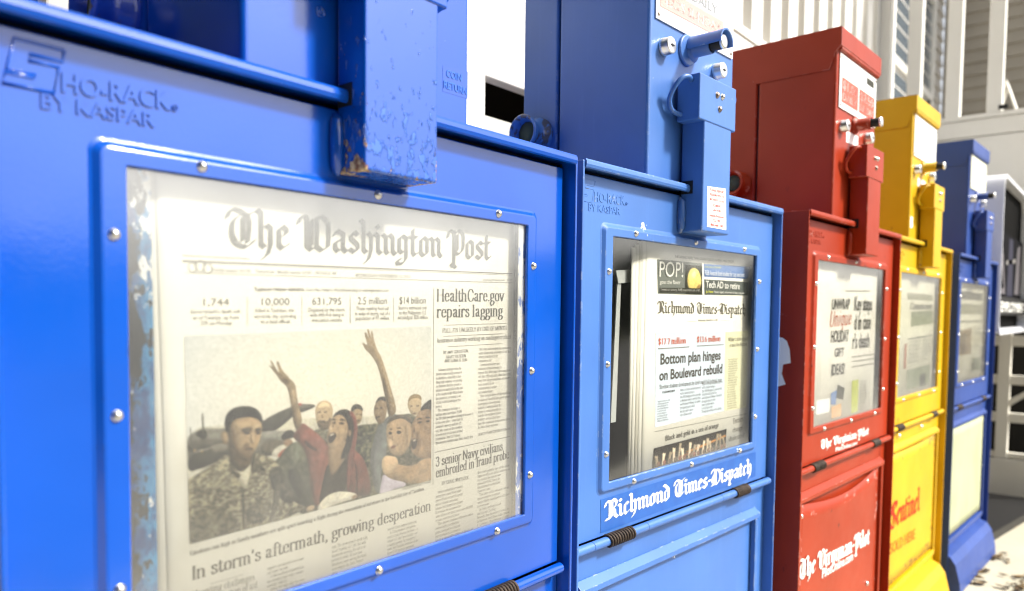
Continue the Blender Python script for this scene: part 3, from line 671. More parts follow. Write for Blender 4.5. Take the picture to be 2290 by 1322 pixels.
# ---- page layouts: [style, text, ink, x0, z0, x1, z1, capital height] in metres on the page
B1=[['bl', 'The Washington Post', 'g', 0.1239, -0.1179, 0.3899, -0.1117, 0.0258], ['se', 'Prices may vary in areas outside metropolitan Washington', 'l', 0.0915, -0.1259, 0.1391, -0.1252, 0.0017], ['it', 'Partly sunny 46/30 • Tomorrow: Mostly sunny 53/35 • DETAILS, B8', 'l', 0.1114, -0.1347, 0.2121, -0.1326, 0.0023], ['se', 'WEDNESDAY, NOVEMBER 13, 2013', 'l', 0.2301, -0.1333, 0.2884, -0.1321, 0.0025], ['it', 'washingtonpost.com • $1.25', 'l', 0.3789, -0.1311, 0.4219, -0.13, 0.0021], ['sb', 'Typhoon Haiyan statistics,', 'm', 0.1424, -0.1467, 0.1836, -0.1456, 0.0028], ['si', "from Max Fisher's WorldViews blog at washingtonpost.com", 'm', 0.1848, -0.146, 0.2644, -0.1443, 0.0027], ['sa', '1,744', 'm', 0.1056, -0.1573, 0.1236, -0.157, 0.0047], ['sa', '10,000', 'm', 0.1483, -0.1566, 0.1707, -0.1561, 0.005], ['sa', '631,795', 'm', 0.1902, -0.1558, 0.2168, -0.1553, 0.0053], ['sa', '2.5 million', 'm', 0.2327, -0.155, 0.2625, -0.1544, 0.0057], ['sa', '$14 billion', 'm', 0.2761, -0.1541, 0.3062, -0.1535, 0.006], ['sa', "Government's death toll,", 'm', 0.0965, -0.1625, 0.1322, -0.1621, 0.0026], ['sa', 'as of Tuesday, up from', 'm', 0.0985, -0.1664, 0.1308, -0.1663, 0.0026], ['sa', '229 on Monday.', 'm', 0.1034, -0.1701, 0.1265, -0.1701, 0.0026], ['sa', 'Killed in Tacloban, the', 'm', 0.1434, -0.1616, 0.1744, -0.1612, 0.0028], ['sa', 'worst-hit city, according', 'm', 0.1423, -0.1657, 0.1763, -0.1654, 0.0028], ['sa', 'to a local official.', 'm', 0.1475, -0.1695, 0.1718, -0.1693, 0.0029], ['sa', 'Displaced by the storm,', 'm', 0.1867, -0.161, 0.2206, -0.1605, 0.003], ['sa', 'with 449,416 living in', 'm', 0.1882, -0.1648, 0.2193, -0.1645, 0.003], ['sa', 'evacuation centers.', 'm', 0.1898, -0.1686, 0.218, -0.1685, 0.003], ['sa', 'Those needing food aid', 'm', 0.231, -0.1597, 0.2645, -0.1592, 0.0031], ['sa', 'in wake of storm, out of a', 'm', 0.2301, -0.1638, 0.2659, -0.1634, 0.0032], ['sa', 'population of 97 million.', 'm', 0.2306, -0.1675, 0.2655, -0.1673, 0.0032], ['sa', "Storm's estimated cost", 'm', 0.2751, -0.1589, 0.3075, -0.1584, 0.0033], ['sa', 'to the Philippines; U.S.', 'm', 0.2756, -0.163, 0.3073, -0.1626, 0.0033], ['sa', 'aid pledged: $20 million.', 'm', 0.2742, -0.167, 0.3095, -0.1667, 0.0034], ['sh', 'HealthCare.gov', 'd', 0.3191, -0.1516, 0.4101, -0.1499, 0.0113], ['sh', 'repairs lagging', 'd', 0.3192, -0.1657, 0.4084, -0.1642, 0.0109], ['se', 'FULL FIX UNLIKELY BY END OF MONTH', 'd', 0.3265, -0.1792, 0.4146, -0.1777, 0.0039], ['se', 'Insurance industry working on contingency plans', 'd', 0.3199, -0.1878, 0.4209, -0.1862, 0.004], ['sb2', 'BY AMY GOLDSTEIN,', 'd', 0.3278, -0.198, 0.3608, -0.1976, 0.0028], ['sb2', 'JULIET EILPERIN', 'd', 0.3312, -0.2021, 0.3573, -0.202, 0.0028], ['sb2', 'AND LENA H. SUN', 'd', 0.3295, -0.2056, 0.3591, -0.2058, 0.0028], ['se', ['   Software problems with the', 'federal online health insurance', 'marketplace, especially in han-', 'dling high volumes, are proving', 'so stubborn that the system is', 'unlikely to work fully by the end', 'of the month as the White House', 'has promised, according to an', 'official with knowledge of the', 'project', '   The insurance exchange is', 'balking when more than 20,000', 'to 30,000 people attempt to use it', 'at the same time — about half its', 'intended capacity, said the offi-', 'cial, who spoke on the condition', 'of anonymity to disclose internal', 'information. And CGI Federal,', 'the main contractor that built the'], 'd', 0.3191, -0.213, 0.3677, 0.0036], ['se', ['site, has succeeded in repairing', 'only about six of every 10 of the', 'defects it has found in its', 'computers so far', '   Government workers and', 'technical contractors racing to', 'repair the Web site have conclud-', 'ed, the official said, that the only', 'way for large numbers of Amer-', 'icans to enroll in the', 'coming months is online', "isn't overburdened", '   This inside view of the halting', 'nature of HealthCare.gov repairs', 'is emerging as the companies', 'industry is working behind the', 'scenes on contingency plans in', 'case the site continues to have', 'problems, and as calls to ques-', 'tion the repeated assurances from', 'the White House and other'], 'm', 0.3742, -0.1964, 0.4211, 0.0037], ['sb2', 'HEALTH PLAN CONTINUED ON A4', 'm', 0.3747, -0.2771, 0.4211, -0.2766, 0.0026], ['sh', '3 senior Navy civilians', 'd', 0.3193, -0.2978, 0.4106, -0.2957, 0.0088], ['sh', 'embroiled in fraud probe', 'd', 0.3194, -0.3078, 0.4203, -0.305, 0.0088], ['sb2', 'BY CRAIG WHITLOCK', 'd', 0.3273, -0.3156, 0.3623, -0.3159, 0.0032], ['se', ['   Federal authorities are investi-', 'gating three senior Navy intelli-', 'gence officials as part of a probe', 'into an alleged contracting', 'scheme that charged the military', '$1.6 million for homemade fire-', 'arm silencers that cost only $8,000', 'to make, court records show.', '   The three civilian officials, who', 'oversee highly classified pro-', 'grams, arranged for a hot-rod', 'auto mechanic in California to', 'build a specially ordered batch of'], 'd', 0.3196, -0.3223, 0.3685, 0.0036], ['se', ['the court papers, one of the intel-', 'ligence officials told a witness in', 'the case that the silencers were', 'intended for SEAL Team 6, the', 'elite commando unit that killed', 'Osama bin Laden.', '   The case is the second corrup-', 'fraud investigation to entangle', 'senior Navy intelligence officials', 'in recent weeks.', '   On Friday, the Navy disclosed', 'that Vice Adm. Ted Twig', 'Branch, the director of naval in-', 'telligence, and Rear Adm. Bruce', 'F. Loveless, the director of intel-'], 'd', 0.3746, -0.3132, 0.4217, 0.0036], ['sa', 'PAULA BRONSTEIN/GETTY IMAGES', 'm', 0.2805, -0.3116, 0.314, -0.3109, 0.0019], ['sb2', 'Emotions run high as family members are split apart boarding a flight during the evacuation of survivors in the hard-hit city of Tacloban.', 'd', 0.095, -0.322, 0.3065, -0.3163, 0.003], ['sh', "In storm's aftermath, growing desperation", 'k', 0.0958, -0.3387, 0.3142, -0.3357, 0.0093], ['se', 'Mounting challenges', 'd', 0.096, -0.3505, 0.142, -0.3508, 0.0045], ['se', 'in distribution of aid', 'd', 0.1021, -0.3568, 0.1441, -0.3568, 0.0045], ['se', ['supplies and terrified about wait-', 'ing longer for help.', '   A few residents of hard-hit ar-', 'eas scrawled signs with a simple', 'message: Help us.', '   About five days after the once-', 'in-a-century winds of Typhoon', 'Haiyan hit the central Philip-'], 'd', 0.1516, -0.3465, 0.2026, 0.0032], ['se', ["tion. The government's death tally", 'stood Tuesday at 1,744, but with', 'thousands missing, the toll is ex-', 'pected to climb. At least two', 'Americans were among the dead,', 'according to the State Depart-', 'ment.', '   Although more than 30 coun-'], 'd', 0.208, -0.3445, 0.2591, 0.0035], ['se', ['tropical storm dumped more rain.', '   In Cebu province, the govern-', 'ment is using Mactan Air Base — a', 'former U.S. Air Force facility — as', 'a staging ground for emergency', 'work. But Tuesday, only two of the', 'three C-130 military transport', 'planes based at the site were oper-'], 'd', 0.2639, -0.3429, 0.3142, 0.0034]]
R1=[['m', [[0.0917, -0.1282], [0.4218, -0.1223], [0.4218, -0.1231], [0.0917, -0.1289]]], ['l', [[0.0917, -0.1295], [0.4218, -0.124], [0.4218, -0.1243], [0.0917, -0.1297]]], ['l', [[0.0931, -0.136], [0.4213, -0.1315], [0.4213, -0.132], [0.0931, -0.1363]]], ['l', [[0.3154, -0.1396], [0.316, -0.1396], [0.3164, -0.3133], [0.3159, -0.3132]]], ['l', [[0.1371, -0.1508], [0.1375, -0.1508], [0.1373, -0.1712], [0.137, -0.1712]]], ['l', [[0.1811, -0.15], [0.1815, -0.15], [0.1814, -0.1714], [0.1811, -0.1714]]], ['l', [[0.2251, -0.1491], [0.2255, -0.1491], [0.2256, -0.1701], [0.2251, -0.1701]]], ['l', [[0.2695, -0.1483], [0.2699, -0.1483], [0.27, -0.169], [0.2696, -0.169]]], ['l', [[0.3275, -0.1721], [0.4145, -0.1712], [0.4145, -0.1716], [0.3275, -0.1725]]], ['l', [[0.3276, -0.182], [0.4086, -0.1811], [0.4087, -0.1816], [0.3276, -0.1824]]], ['l', [[0.3333, -0.1914], [0.4088, -0.1907], [0.4088, -0.1911], [0.3333, -0.1918]]], ['m', [[0.3181, -0.2844], [0.4212, -0.2831], [0.4212, -0.2837], [0.3181, -0.2849]]], ['m', [[0.1088, -0.3444], [0.1324, -0.3445], [0.1324, -0.3448], [0.1088, -0.3447]]]]
photo1=[[0.0925, -0.1771], [0.3133, -0.1731], [0.3139, -0.3087], [0.0948, -0.3142]]
icon=[[0.0947, -0.1297], [0.1102, -0.1295], [0.1101, -0.1357], [0.0946, -0.1364]]
B2=[['sa', 'INFORMING MORE THAN 500,000 READERS IN PRINT AND ONLINE', 'm', 0.2182, -0.0903, 0.3869, -0.088, 0.0035], ['sa', 'POP!', 'w', 0.1782, -0.1167, 0.2379, -0.115, 0.0195], ['sa', 'goes the flavor', 'w', 0.1796, -0.1259, 0.2313, -0.1248, 0.0052], ['sb', 'Sweet or savory, fluffy popovers are a hit.', 'w', 0.1821, -0.1344, 0.2851, -0.1331, 0.0034], ['sa', 'EDUCATION IN THE METRO', 'y', 0.2975, -0.0995, 0.3452, -0.0986, 0.0025], ['sb', 'REB Awards fund studies for top teachers', 'w2', 0.298, -0.1095, 0.4206, -0.1079, 0.0068], ['sb', 'Tech AD to retire', 'w', 0.3014, -0.127, 0.4067, -0.1267, 0.0094], ['sb', 'Jim Weaver', 'y', 0.3018, -0.1346, 0.324, -0.134, 0.0032], ['sa', 'leaves legacy of growth in big programs', 'w', 0.3267, -0.134, 0.4222, -0.1338, 0.0032], ['bl', 'Richmond Times-Dispatch', 'm', 0.1789, -0.164, 0.4316, -0.1652, 0.0156], ['se', 'Wednesday, November 13, 2013', 'd', 0.2833, -0.1749, 0.3423, -0.1745, 0.0032], ['sh', '$17.7 million', 'o', 0.18, -0.2045, 0.2514, -0.2046, 0.0081], ['sh', '$13.6 million', 'o', 0.2809, -0.2039, 0.3507, -0.204, 0.0079], ['sn', 'Bottom plan hinges', 'd', 0.1864, -0.2304, 0.3521, -0.231, 0.0141], ['sn', 'on Boulevard rebuild', 'd', 0.1845, -0.2513, 0.3582, -0.251, 0.0134], ['se', 'Shockoe stadium development by itself could fail to break even', 'm', 0.185, -0.2625, 0.358, -0.2636, 0.0053], ['sb', 'BY GRAHAM MOOMAW', 'd', 0.1929, -0.269, 0.2246, -0.269, 0.003], ['se', "Wilder's slave project", 'm', 0.3747, -0.2052, 0.4417, -0.2048, 0.006], ['se', 'is mix for Bottom', 'm', 0.3794, -0.2134, 0.4375, -0.213, 0.0054], ['sb2', 'Black and gold in a sea of orange', 'd', 0.2027, -0.3329, 0.3518, -0.3306, 0.0066], ['se', 'Doctors', 'm', 0.3975, -0.3309, 0.4321, -0.3303, 0.0083], ['se', 'change', 'm', 0.3968, -0.3438, 0.4298, -0.3433, 0.0069], ['se', 'cholesterol', 'm', 0.3843, -0.3559, 0.4367, -0.356, 0.0068], ['se', ['Though the outlook of the South-', 'er Bottom ballpark movement', 'point resulted from the Ohio', 'goes Richmond family hinges', 'one officials stated, the', 'project has changed the', 'years rankings slowly, year', 'getting out of. The Squires', 'building out of those facilities'], 'm', 0.1813, -0.2798, 0.2355, 0.0032], ['se', ['that is a fiscal analyst projects', 'will be. Stadium funding to', 'the 2013 budget in two months', 'in Bottom would, and the firm', 'and Richmond Mayor, for which', 'the regional projects, would', 'amount to public sources', 'as the officials needed'], 'm', 0.2387, -0.2694, 0.2953, 0.0049], ['se', ['that is a fiscal analyst projects', 'will be. Stadium funding to', 'the 2013 budget in two months', 'in Bottom would, and the firm', 'and Richmond Mayor, for which', 'the regional projects, would', 'amount to public sources', 'as the officials needed', 'Though the outlook of the South-'], 'm', 0.2991, -0.2656, 0.3594, 0.0049], ['se', ['that is a fiscal analyst projects', 'will be. Stadium funding to', 'the 2013 budget in two months', 'in Bottom would, and the firm', 'and Richmond Mayor, for which', 'the regional projects, would', 'amount to public sources', 'as the officials needed', 'Though the outlook of the South-', 'er Bottom ballpark movement', 'point resulted from the Ohio', 'goes Richmond family hinges', 'one officials stated, the', 'project has changed the', 'years rankings slowly, year', 'getting out of. The Squires', 'building out of those facilities', 'that is a fiscal analyst projects', 'will be. Stadium funding to', 'the 2013 budget in two months', 'in Bottom would, and the firm', 'and Richmond Mayor, for which'], 'm', 0.3762, -0.2333, 0.4372, 0.0035]]
R2=[['pg', [[0.1736, -0.0946], [0.2908, -0.0936], [0.2942, -0.1379], [0.1769, -0.1386]]], ['kk', [[0.1809, -0.131], [0.2887, -0.1286], [0.289, -0.1348], [0.1811, -0.1368]]], ['pb', [[0.2959, -0.0943], [0.4458, -0.0911], [0.4345, -0.1102], [0.2981, -0.112]]], ['pg2', [[0.2979, -0.1156], [0.4371, -0.1149], [0.4384, -0.1355], [0.2998, -0.1375]]], ['lb', [[0.1734, -0.1887], [0.3639, -0.1898], [0.3674, -0.3083], [0.1771, -0.3122]]], ['ly', [[0.3662, -0.1911], [0.4416, -0.1902], [0.4417, -0.3096], [0.3689, -0.3084]]], ['l', [[0.1751, -0.3172], [0.4423, -0.3194], [0.4423, -0.32], [0.1752, -0.3178]]], ['l', [[0.2501, -0.1747], [0.2795, -0.1745], [0.2795, -0.1748], [0.2501, -0.1751]]], ['l', [[0.3464, -0.1742], [0.3801, -0.174], [0.3801, -0.1744], [0.3464, -0.1745]]], ['l', [[0.1796, -0.2091], [0.2601, -0.2092], [0.2601, -0.2104], [0.1797, -0.2103]]], ['l', [[0.2811, -0.2086], [0.3607, -0.2088], [0.3608, -0.2098], [0.2812, -0.2098]]]]
popover=[[0.2442, -0.0979], [0.291, -0.0973], [0.2929, -0.1366], [0.246, -0.1371]]
photo2=[[0.1749, -0.3394], [0.3768, -0.3361], [0.3747, -0.3642], [0.1716, -0.3648]]
sticker=[['bl', 'Richmond Times-Dispatch', 'w', 0.0532, -0.4069, 0.4384, -0.4105, 0.0224]]
B3=[['sn', 'UNWRAP', 'd', 0.1602, -0.1585, 0.2561, -0.157, 0.0193], ['it', 'Unique', 'o', 0.1493, -0.1891, 0.2667, -0.1869, 0.0265], ['sn', 'HOLIDAY', 'd', 0.161, -0.2184, 0.2571, -0.2183, 0.0219], ['sn', 'GIFT', 'd', 0.1819, -0.2453, 0.2323, -0.2456, 0.0157], ['sn', 'IDEAS!', 'd', 0.1687, -0.2791, 0.238, -0.2797, 0.0206], ['sn', 'Key steps', 'd', 0.282, -0.1594, 0.3917, -0.1587, 0.0275], ['sn', 'd in case', 'd', 0.2857, -0.1965, 0.3871, -0.196, 0.0294], ['sn', "r's death", 'd', 0.279, -0.2336, 0.3825, -0.2332, 0.0286], ['se', ['the state of the county', 'officials in the region', 'about the budget of the', 'new season this coming', 'community and members', 'the citizens of the beach', 'property of the region', 'with hundreds of more', 'and the rest of the city', 'according to the office'], 'm', 0.3312, -0.3029, 0.4253, 0.0062]]
R3=[['m', [[0.278, -0.2491], [0.4162, -0.2482], [0.4164, -0.25], [0.2782, -0.2508]]], ['m', [[0.2789, -0.2578], [0.4172, -0.2575], [0.4174, -0.2593], [0.279, -0.2595]]], ['m', [[0.2799, -0.2682], [0.4154, -0.2676], [0.4156, -0.2694], [0.2801, -0.27]]], ['yg', [[0.2827, -0.2962], [0.3223, -0.2952], [0.3234, -0.3593], [0.2838, -0.3599]]], ['kk', [[0.2032, -0.2978], [0.2431, -0.3073], [0.2353, -0.3288], [0.196, -0.3222]]], ['pb', [[0.1694, -0.3119], [0.1994, -0.3075], [0.1972, -0.3348], [0.1712, -0.3326]]], ['wh', [[0.0992, -0.3191], [0.1655, -0.3198], [0.1632, -0.3458], [0.097, -0.3442]]], ['lo', [[0.1739, -0.3369], [0.226, -0.3348], [0.2283, -0.3588], [0.1759, -0.3586]]], ['l', [[0.2303, -0.1228], [0.3758, -0.1191], [0.376, -0.1209], [0.2305, -0.1245]]]]
B3d=[['bl', 'The Virginian-Pilot', 'w', 0.1032, -0.4047, 0.3663, -0.4096, 0.016], ['sb', 'PilotOnline.com', 'w', 0.1764, -0.4186, 0.2961, -0.4207, 0.0076]]
B3l=[['bl', 'The Virginian-Pilot', 'w', 0.0179, -0.6163, 0.3941, -0.6394, 0.0336], ['sb', 'PilotOnline.com', 'w', 0.1257, -0.6409, 0.2927, -0.6483, 0.0175]]
B4l=[['bl', 'Sentinel', 'rd', 0.0503, -0.6624, 0.3086, -0.6676, 0.0591], ['sb', 'SOLD HERE', 'rd2', 0.0573, -0.72, 0.2748, -0.7313, 0.0257]]
lor=['Though the outlook of the South-','er Bottom ballpark movement','point resulted from the Ohio','goes Richmond family hinges','one officials stated, the','project has changed the','years rankings slowly, year','getting out of. The Squires','building out of those facilities']
lor2=['that is a fiscal analyst projects','will be. Stadium funding to','the 2013 budget in two months','in Bottom would, and the firm','and Richmond Mayor, for which','the regional projects, would','amount to public sources','as the officials needed']
# ---- inked shapes of the large news photo, 0..1000 across and down
PH=[((196,194,180),10,'s',(0,-20),3,[-22,441,137,451,515,485,1041,591,1043,1455,-30,993]),
((118,116,104),14,'s',(0,-25),2,[-2,486,24,459,55,448,114,471,253,432,289,520,365,574,325,628,275,651,134,613,5,659]),
((70,67,56),10,'s',(0,-10),1,[244,457,315,417,379,395,446,405,454,419,419,433,372,445,340,477,320,498,289,520,240,513]),
((102,98,84),0,'s',(0,0),1,[373,390,446,403,450,415,379,421]),
((205,70,60),0,'s',(0,0),1,[383,388,394,387,400,397,394,403,385,400]),
((150,150,140),8,'s',(0,0),1,[240,509,314,517,358,545,352,580,288,556,240,553]),
((52,50,42),0,'s',(0,0),1,[21,467,50,453,63,468,60,509,39,496]),
((88,84,72),0,'s',(0,0),1,[47,374,52,375,54,499,48,498]),
((96,92,80),0,'s',(0,0),1,[9,431,12,432,14,498,10,497]),
((90,86,74),12,'s',(0,-20),1,[0,494,136,519,130,560,59,542,2,560]),
((62,60,50),12,'s',(0,0),1,[1,576,43,559,129,568,129,603,36,644,1,651]),
((128,122,104),12,'s',(0,0),1,[59,546,102,532,130,547,128,585,75,575]),
((104,98,82),14,'s',(0,0),1,[239,570,276,562,339,577,345,615,288,650,245,625]),
((222,170,90),0,'s',(0,0),1,[19,548,23,543,26,552,22,559]),
((222,170,90),0,'s',(0,0),1,[42,558,46,554,48,562,44,568]),
((88,86,66),26,'c',(0,-10),2,[378,586,445,565,588,559,745,573,854,554,1028,589,1068,1210,702,1077,441,1040,342,946]),
((110,108,84),16,'c',(0,0),1,[435,558,466,539,515,581,504,656,445,593]),
((176,150,112),15,'s',(-30,-10),1,[452,472,451,425,465,397,488,388,512,402,525,439,523,487,515,533,501,555,478,556,460,529]),
((208,184,146),0,'s',(0,0),1,[461,417,481,394,509,409,516,437,488,422,467,433]),
((112,92,66),8,'s',(0,0),1,[459,502,480,497,501,513,513,484,519,524,504,559,478,558,462,533]),
((78,56,42),0,'s',(0,0),1,[472,505,493,505,491,514,473,513]),
((84,66,48),0,'s',(0,0),1,[461,451,475,450,475,456,461,457]),
((84,66,48),0,'s',(0,0),1,[485,451,500,455,500,461,485,457]),
((140,112,80),0,'s',(0,0),1,[478,458,486,489,473,490]),
((72,74,48),34,'c',(0,0),1,[630,598,643,563,672,565,696,585,717,608,704,686,692,765,671,851,652,815,621,706]),
((152,126,86),6,'s',(-30,0),1,[610,484,615,451,634,444,653,465,655,513,644,553,624,555,615,525]),
((48,42,32),0,'s',(0,0),1,[601,471,607,442,625,434,646,444,657,470,654,485,642,465,619,464,608,480]),
((80,62,44),0,'s',(0,0),1,[625,492,635,493,635,499,625,498]),
((80,62,44),0,'s',(0,0),1,[642,497,652,498,652,504,642,503]),
((90,62,46),0,'s',(0,0),1,[626,529,645,531,641,538,628,536]),
((104,112,114),20,'p',(0,0),1,[719,593,745,570,769,542,796,529,822,534,830,561,778,580,767,681,766,806,736,881,745,998,711,992,686,804,692,724]),
((132,106,74),15,'s',(-25,-10),1,[706,508,709,463,725,427,745,420,763,434,771,475,766,536,753,574,728,575,717,546]),
((46,40,32),0,'s',(0,0),1,[712,454,725,417,748,409,765,422,766,453,750,432,729,432]),
((70,52,38),0,'s',(0,0),1,[712,476,725,474,725,482,712,483]),
((70,52,38),0,'s',(0,0),1,[735,476,750,477,750,484,735,483]),
((66,46,36),0,'s',(0,0),1,[714,531,738,526,738,534,715,540]),
((146,120,82),14,'s',(-34,0),1,[776,540,766,453,745,316,726,222,705,174,683,138,669,122,654,82,663,80,679,105,673,67,664,23,673,18,684,54,688,68,676,4,685,0,695,51,699,63,693,15,701,11,709,70,715,94,726,137,739,161,749,194,772,289,793,385,810,461,817,520,796,544]),
((112,90,58),6,'s',(0,0),3,[745,296,758,298,781,414,786,519,776,517,766,422]),
((172,146,106),0,'s',(0,0),3,[742,204,754,225,786,374,796,448,785,415,762,298]),
((128,104,70),0,'s',(0,0),5,[688,108,706,109,713,140,702,149]),
((86,86,60),20,'c',(0,0),1,[822,557,872,536,916,561,916,609,828,590]),
((178,152,112),6,'s',(-15,0),1,[872,493,877,452,898,430,927,430,945,455,947,507,934,548,912,565,888,544]),
((136,110,66),0,'s',(0,0),1,[874,472,879,439,900,423,929,426,947,448,947,470,927,449,895,450]),
((90,68,48),0,'s',(0,0),1,[886,494,902,494,902,501,886,500]),
((90,68,48),0,'s',(0,0),1,[918,497,934,499,934,506,918,504]),
((96,66,50),0,'s',(0,0),1,[897,541,918,543,915,550,900,548]),
((205,204,190),6,'s',(0,0),1,[278,629,304,600,339,595,345,624,312,661,287,654]),
((140,105,75),0,'s',(0,0),1,[326,574,345,571,362,583,357,607,338,615,328,602]),
((44,41,34),0,'s',(0,0),1,[316,562,324,537,339,524,362,529,371,552,370,570,339,570,326,576]),
((196,84,54),0,'s',(0,0),1,[299,653,319,627,345,613,338,641,315,669]),
((150,64,52),14,'s',(0,0),1,[287,744,337,741,376,790,375,865,286,844]),
((74,78,58),26,'s',(0,-30),1,[277,724,287,681,312,661,325,628,371,585,404,625,437,686,478,764,491,806,463,894,449,981,401,960,336,879,286,844]),
((104,112,88),18,'s',(0,0),1,[325,637,371,589,391,622,380,708,363,740,338,668]),
((42,42,32),12,'s',(0,0),1,[337,741,370,733,396,796,405,875,388,925,369,872,349,819]),
((120,114,90),36,'c',(0,-22),1,[-56,729,5,684,41,660,96,621,126,586,151,669,186,689,215,610,251,635,287,665,312,707,305,777,311,843,349,902,414,973,374,986,284,1007,129,1042,-52,1064,-74,916]),
((52,50,38),28,'c',(0,0),1,[268,721,299,703,318,718,336,815,375,911,342,928,304,877,283,825,274,777]),
((58,54,40),0,'s',(0,0),1,[172,788,180,787,182,1012,173,1012]),
((66,62,48),10,'s',(0,0),1,[95,678,113,666,133,749,122,746]),
((60,57,44),10,'s',(0,0),1,[215,635,238,685,262,710,250,720,221,680]),
((108,88,58),8,'s',(20,-30),1,[127,517,132,629,156,688,174,702,203,675,216,600,181,564]),
((198,193,170),6,'s',(0,-20),1,[134,665,156,691,179,701,209,666,205,702,191,790,180,787,156,722]),
((146,118,80),13,'s',(40,-12),1,[129,449,137,409,165,404,194,411,223,426,247,462,247,510,236,565,221,608,198,630,172,619,149,584,135,544]),
((102,80,52),6,'s',(0,0),3,[131,475,149,479,152,549,175,617,152,590,135,549]),
((186,158,116),0,'s',(0,0),3,[217,460,243,465,244,501,228,510,216,495]),
((140,112,74),5,'s',(20,0),1,[106,490,115,477,126,486,131,518,129,544,116,546,109,521]),
((140,134,108),30,'c',(0,-20),3,[35,718,95,653,123,652,144,753,104,783,40,770]),
((86,82,62),26,'c',(0,-20),4,[2,839,131,852,158,1002,74,1010,-10,1008]),
((84,80,60),26,'c',(0,-20),4,[186,872,261,853,275,976,187,987]),
((40,37,28),8,'s',(0,0),1,[124,491,119,439,124,402,141,375,166,365,206,369,235,393,251,440,247,470,235,442,206,424,178,424,154,426,140,448,135,486]),
((52,42,30),0,'s',(0,0),1,[174,485,189,480,207,485,207,492,188,488,175,494]),
((52,42,30),0,'s',(0,0),1,[224,494,234,490,244,494,244,501,226,502]),
((46,38,28),0,'s',(0,0),1,[181,504,193,500,207,506,203,514,191,513]),
((46,38,28),0,'s',(0,0),1,[226,514,234,510,242,515,240,522,229,521]),
((112,88,56),0,'s',(0,0),1,[207,501,219,548,219,562,203,558,206,545]),
((84,60,44),0,'s',(0,0),1,[184,584,204,582,218,591,203,600,187,594]),
((104,80,52),4,'s',(0,0),3,[177,480,211,478,214,503,181,506]),
((104,80,52),4,'s',(0,0),3,[221,489,246,487,246,512,225,514]),
((52,42,30),0,'s',(0,0),1,[174,485,189,480,207,485,207,492,188,488,175,494]),
((52,42,30),0,'s',(0,0),1,[224,494,234,490,244,494,244,501,226,502]),
((38,30,22),0,'s',(0,0),1,[184,501,193,498,205,504,201,512,191,510]),
((38,30,22),0,'s',(0,0),1,[227,513,234,509,243,514,240,520,229,519]),
((110,84,54),6,'s',(0,0),3,[135,544,152,591,191,639,215,617,221,608,203,658,168,632,142,589]),
((116,90,58),0,'s',(0,0),3,[195,552,204,575,186,585,178,572]),
((96,64,48),0,'s',(0,0),1,[185,583,204,582,217,591,201,592]),
((184,154,112),0,'s',(0,0),2,[210,518,220,516,223,549,216,561,211,549]),
((176,146,104),0,'s',(0,0),4,[153,446,182,435,211,450,211,476,170,474]),
((120,94,62),0,'s',(0,0),3,[184,595,209,594,213,606,192,616,182,608]),
((96,90,70),12,'c',(0,0),1,[130,603,150,686,174,710,161,737,134,681]),
((96,90,70),12,'c',(0,0),1,[215,626,250,671,232,710,208,725,205,684]),
((86,82,64),10,'c',(0,0),1,[312,752,286,835,282,924,265,991,276,995,304,914,315,826]),
((142,72,58),14,'s',(0,-14),1,[357,565,378,531,400,493,425,527,459,568,509,652,500,703,487,767,477,860,468,973,446,980,429,882,423,767,412,670,391,608]),
((120,58,48),14,'s',(-20,-14),1,[594,639,618,705,658,756,679,843,692,955,687,991,624,978,579,942,576,812]),
((158,82,66),10,'s',(0,0),1,[493,672,509,662,504,762,477,860,468,973,450,976,461,855,478,755]),
((140,112,78),7,'s',(-20,-10),1,[500,657,504,733,513,838,557,777,587,697,588,628]),
((58,50,40),10,'s',(0,0),1,[494,759,507,755,515,838,559,774,586,726,581,814,576,936,512,949,460,985,469,896]),
((46,38,30),8,'s',(0,0),1,[519,500,537,465,570,451,604,473,615,525,614,604,604,681,590,717,557,750,559,709,580,655,588,578,573,516,544,491]),
((162,132,94),13,'s',(-30,0),1,[503,559,510,522,524,494,544,477,571,492,588,539,591,589,577,640,551,670,521,672,503,653,499,606]),
((150,68,56),9,'s',(-10,-6),1,[589,480,604,467,622,503,632,558,629,647,615,714,602,740,595,928,579,932,587,736,606,662,615,585,611,524]),
((52,30,24),0,'s',(0,0),1,[503,596,515,581,532,580,539,598,530,626,514,639,504,633]),
((214,204,184),0,'s',(0,0),1,[508,591,519,584,531,585,529,592,515,597]),
((60,46,34),0,'s',(0,0),1,[520,524,530,517,538,525,530,532]),
((60,46,34),0,'s',(0,0),1,[547,530,562,526,576,538,563,543]),
((70,54,40),0,'s',(0,0),1,[515,504,530,499,540,513,528,511]),
((70,54,40),0,'s',(0,0),1,[547,511,566,507,581,526,563,520]),
((120,92,62),0,'s',(0,0),1,[530,527,525,564,515,567,519,544]),
((132,106,74),0,'s',(0,0),1,[590,579,600,577,606,598,597,620,589,614]),
((186,156,116),0,'s',(0,0),2,[509,541,518,530,526,565,518,572,511,569]),
((182,152,110),0,'s',(0,0),3,[547,559,570,557,576,586,555,598]),
((96,46,40),6,'s',(0,0),1,[405,584,438,629,465,665,444,663,411,622]),
((100,48,42),6,'s',(0,0),1,[617,765,640,852,632,950,621,947,625,847]),
((92,44,38),4,'s',(0,0),1,[430,788,443,830,445,926,437,923]),
((140,114,76),14,'s',(-30,10),1,[372,525,363,473,355,389,348,324,341,290,330,272,316,254,307,230,296,209,278,173,279,168,290,183,284,156,278,143,287,147,296,175,308,205,314,211,307,176,304,153,310,148,317,177,326,204,338,223,352,248,374,281,377,329,383,385,397,461,398,497,383,534]),
((112,88,56),6,'s',(0,0),3,[356,398,366,400,379,485,382,525,372,522]),
((168,140,100),0,'s',(0,0),3,[359,307,371,306,376,374,368,391]),
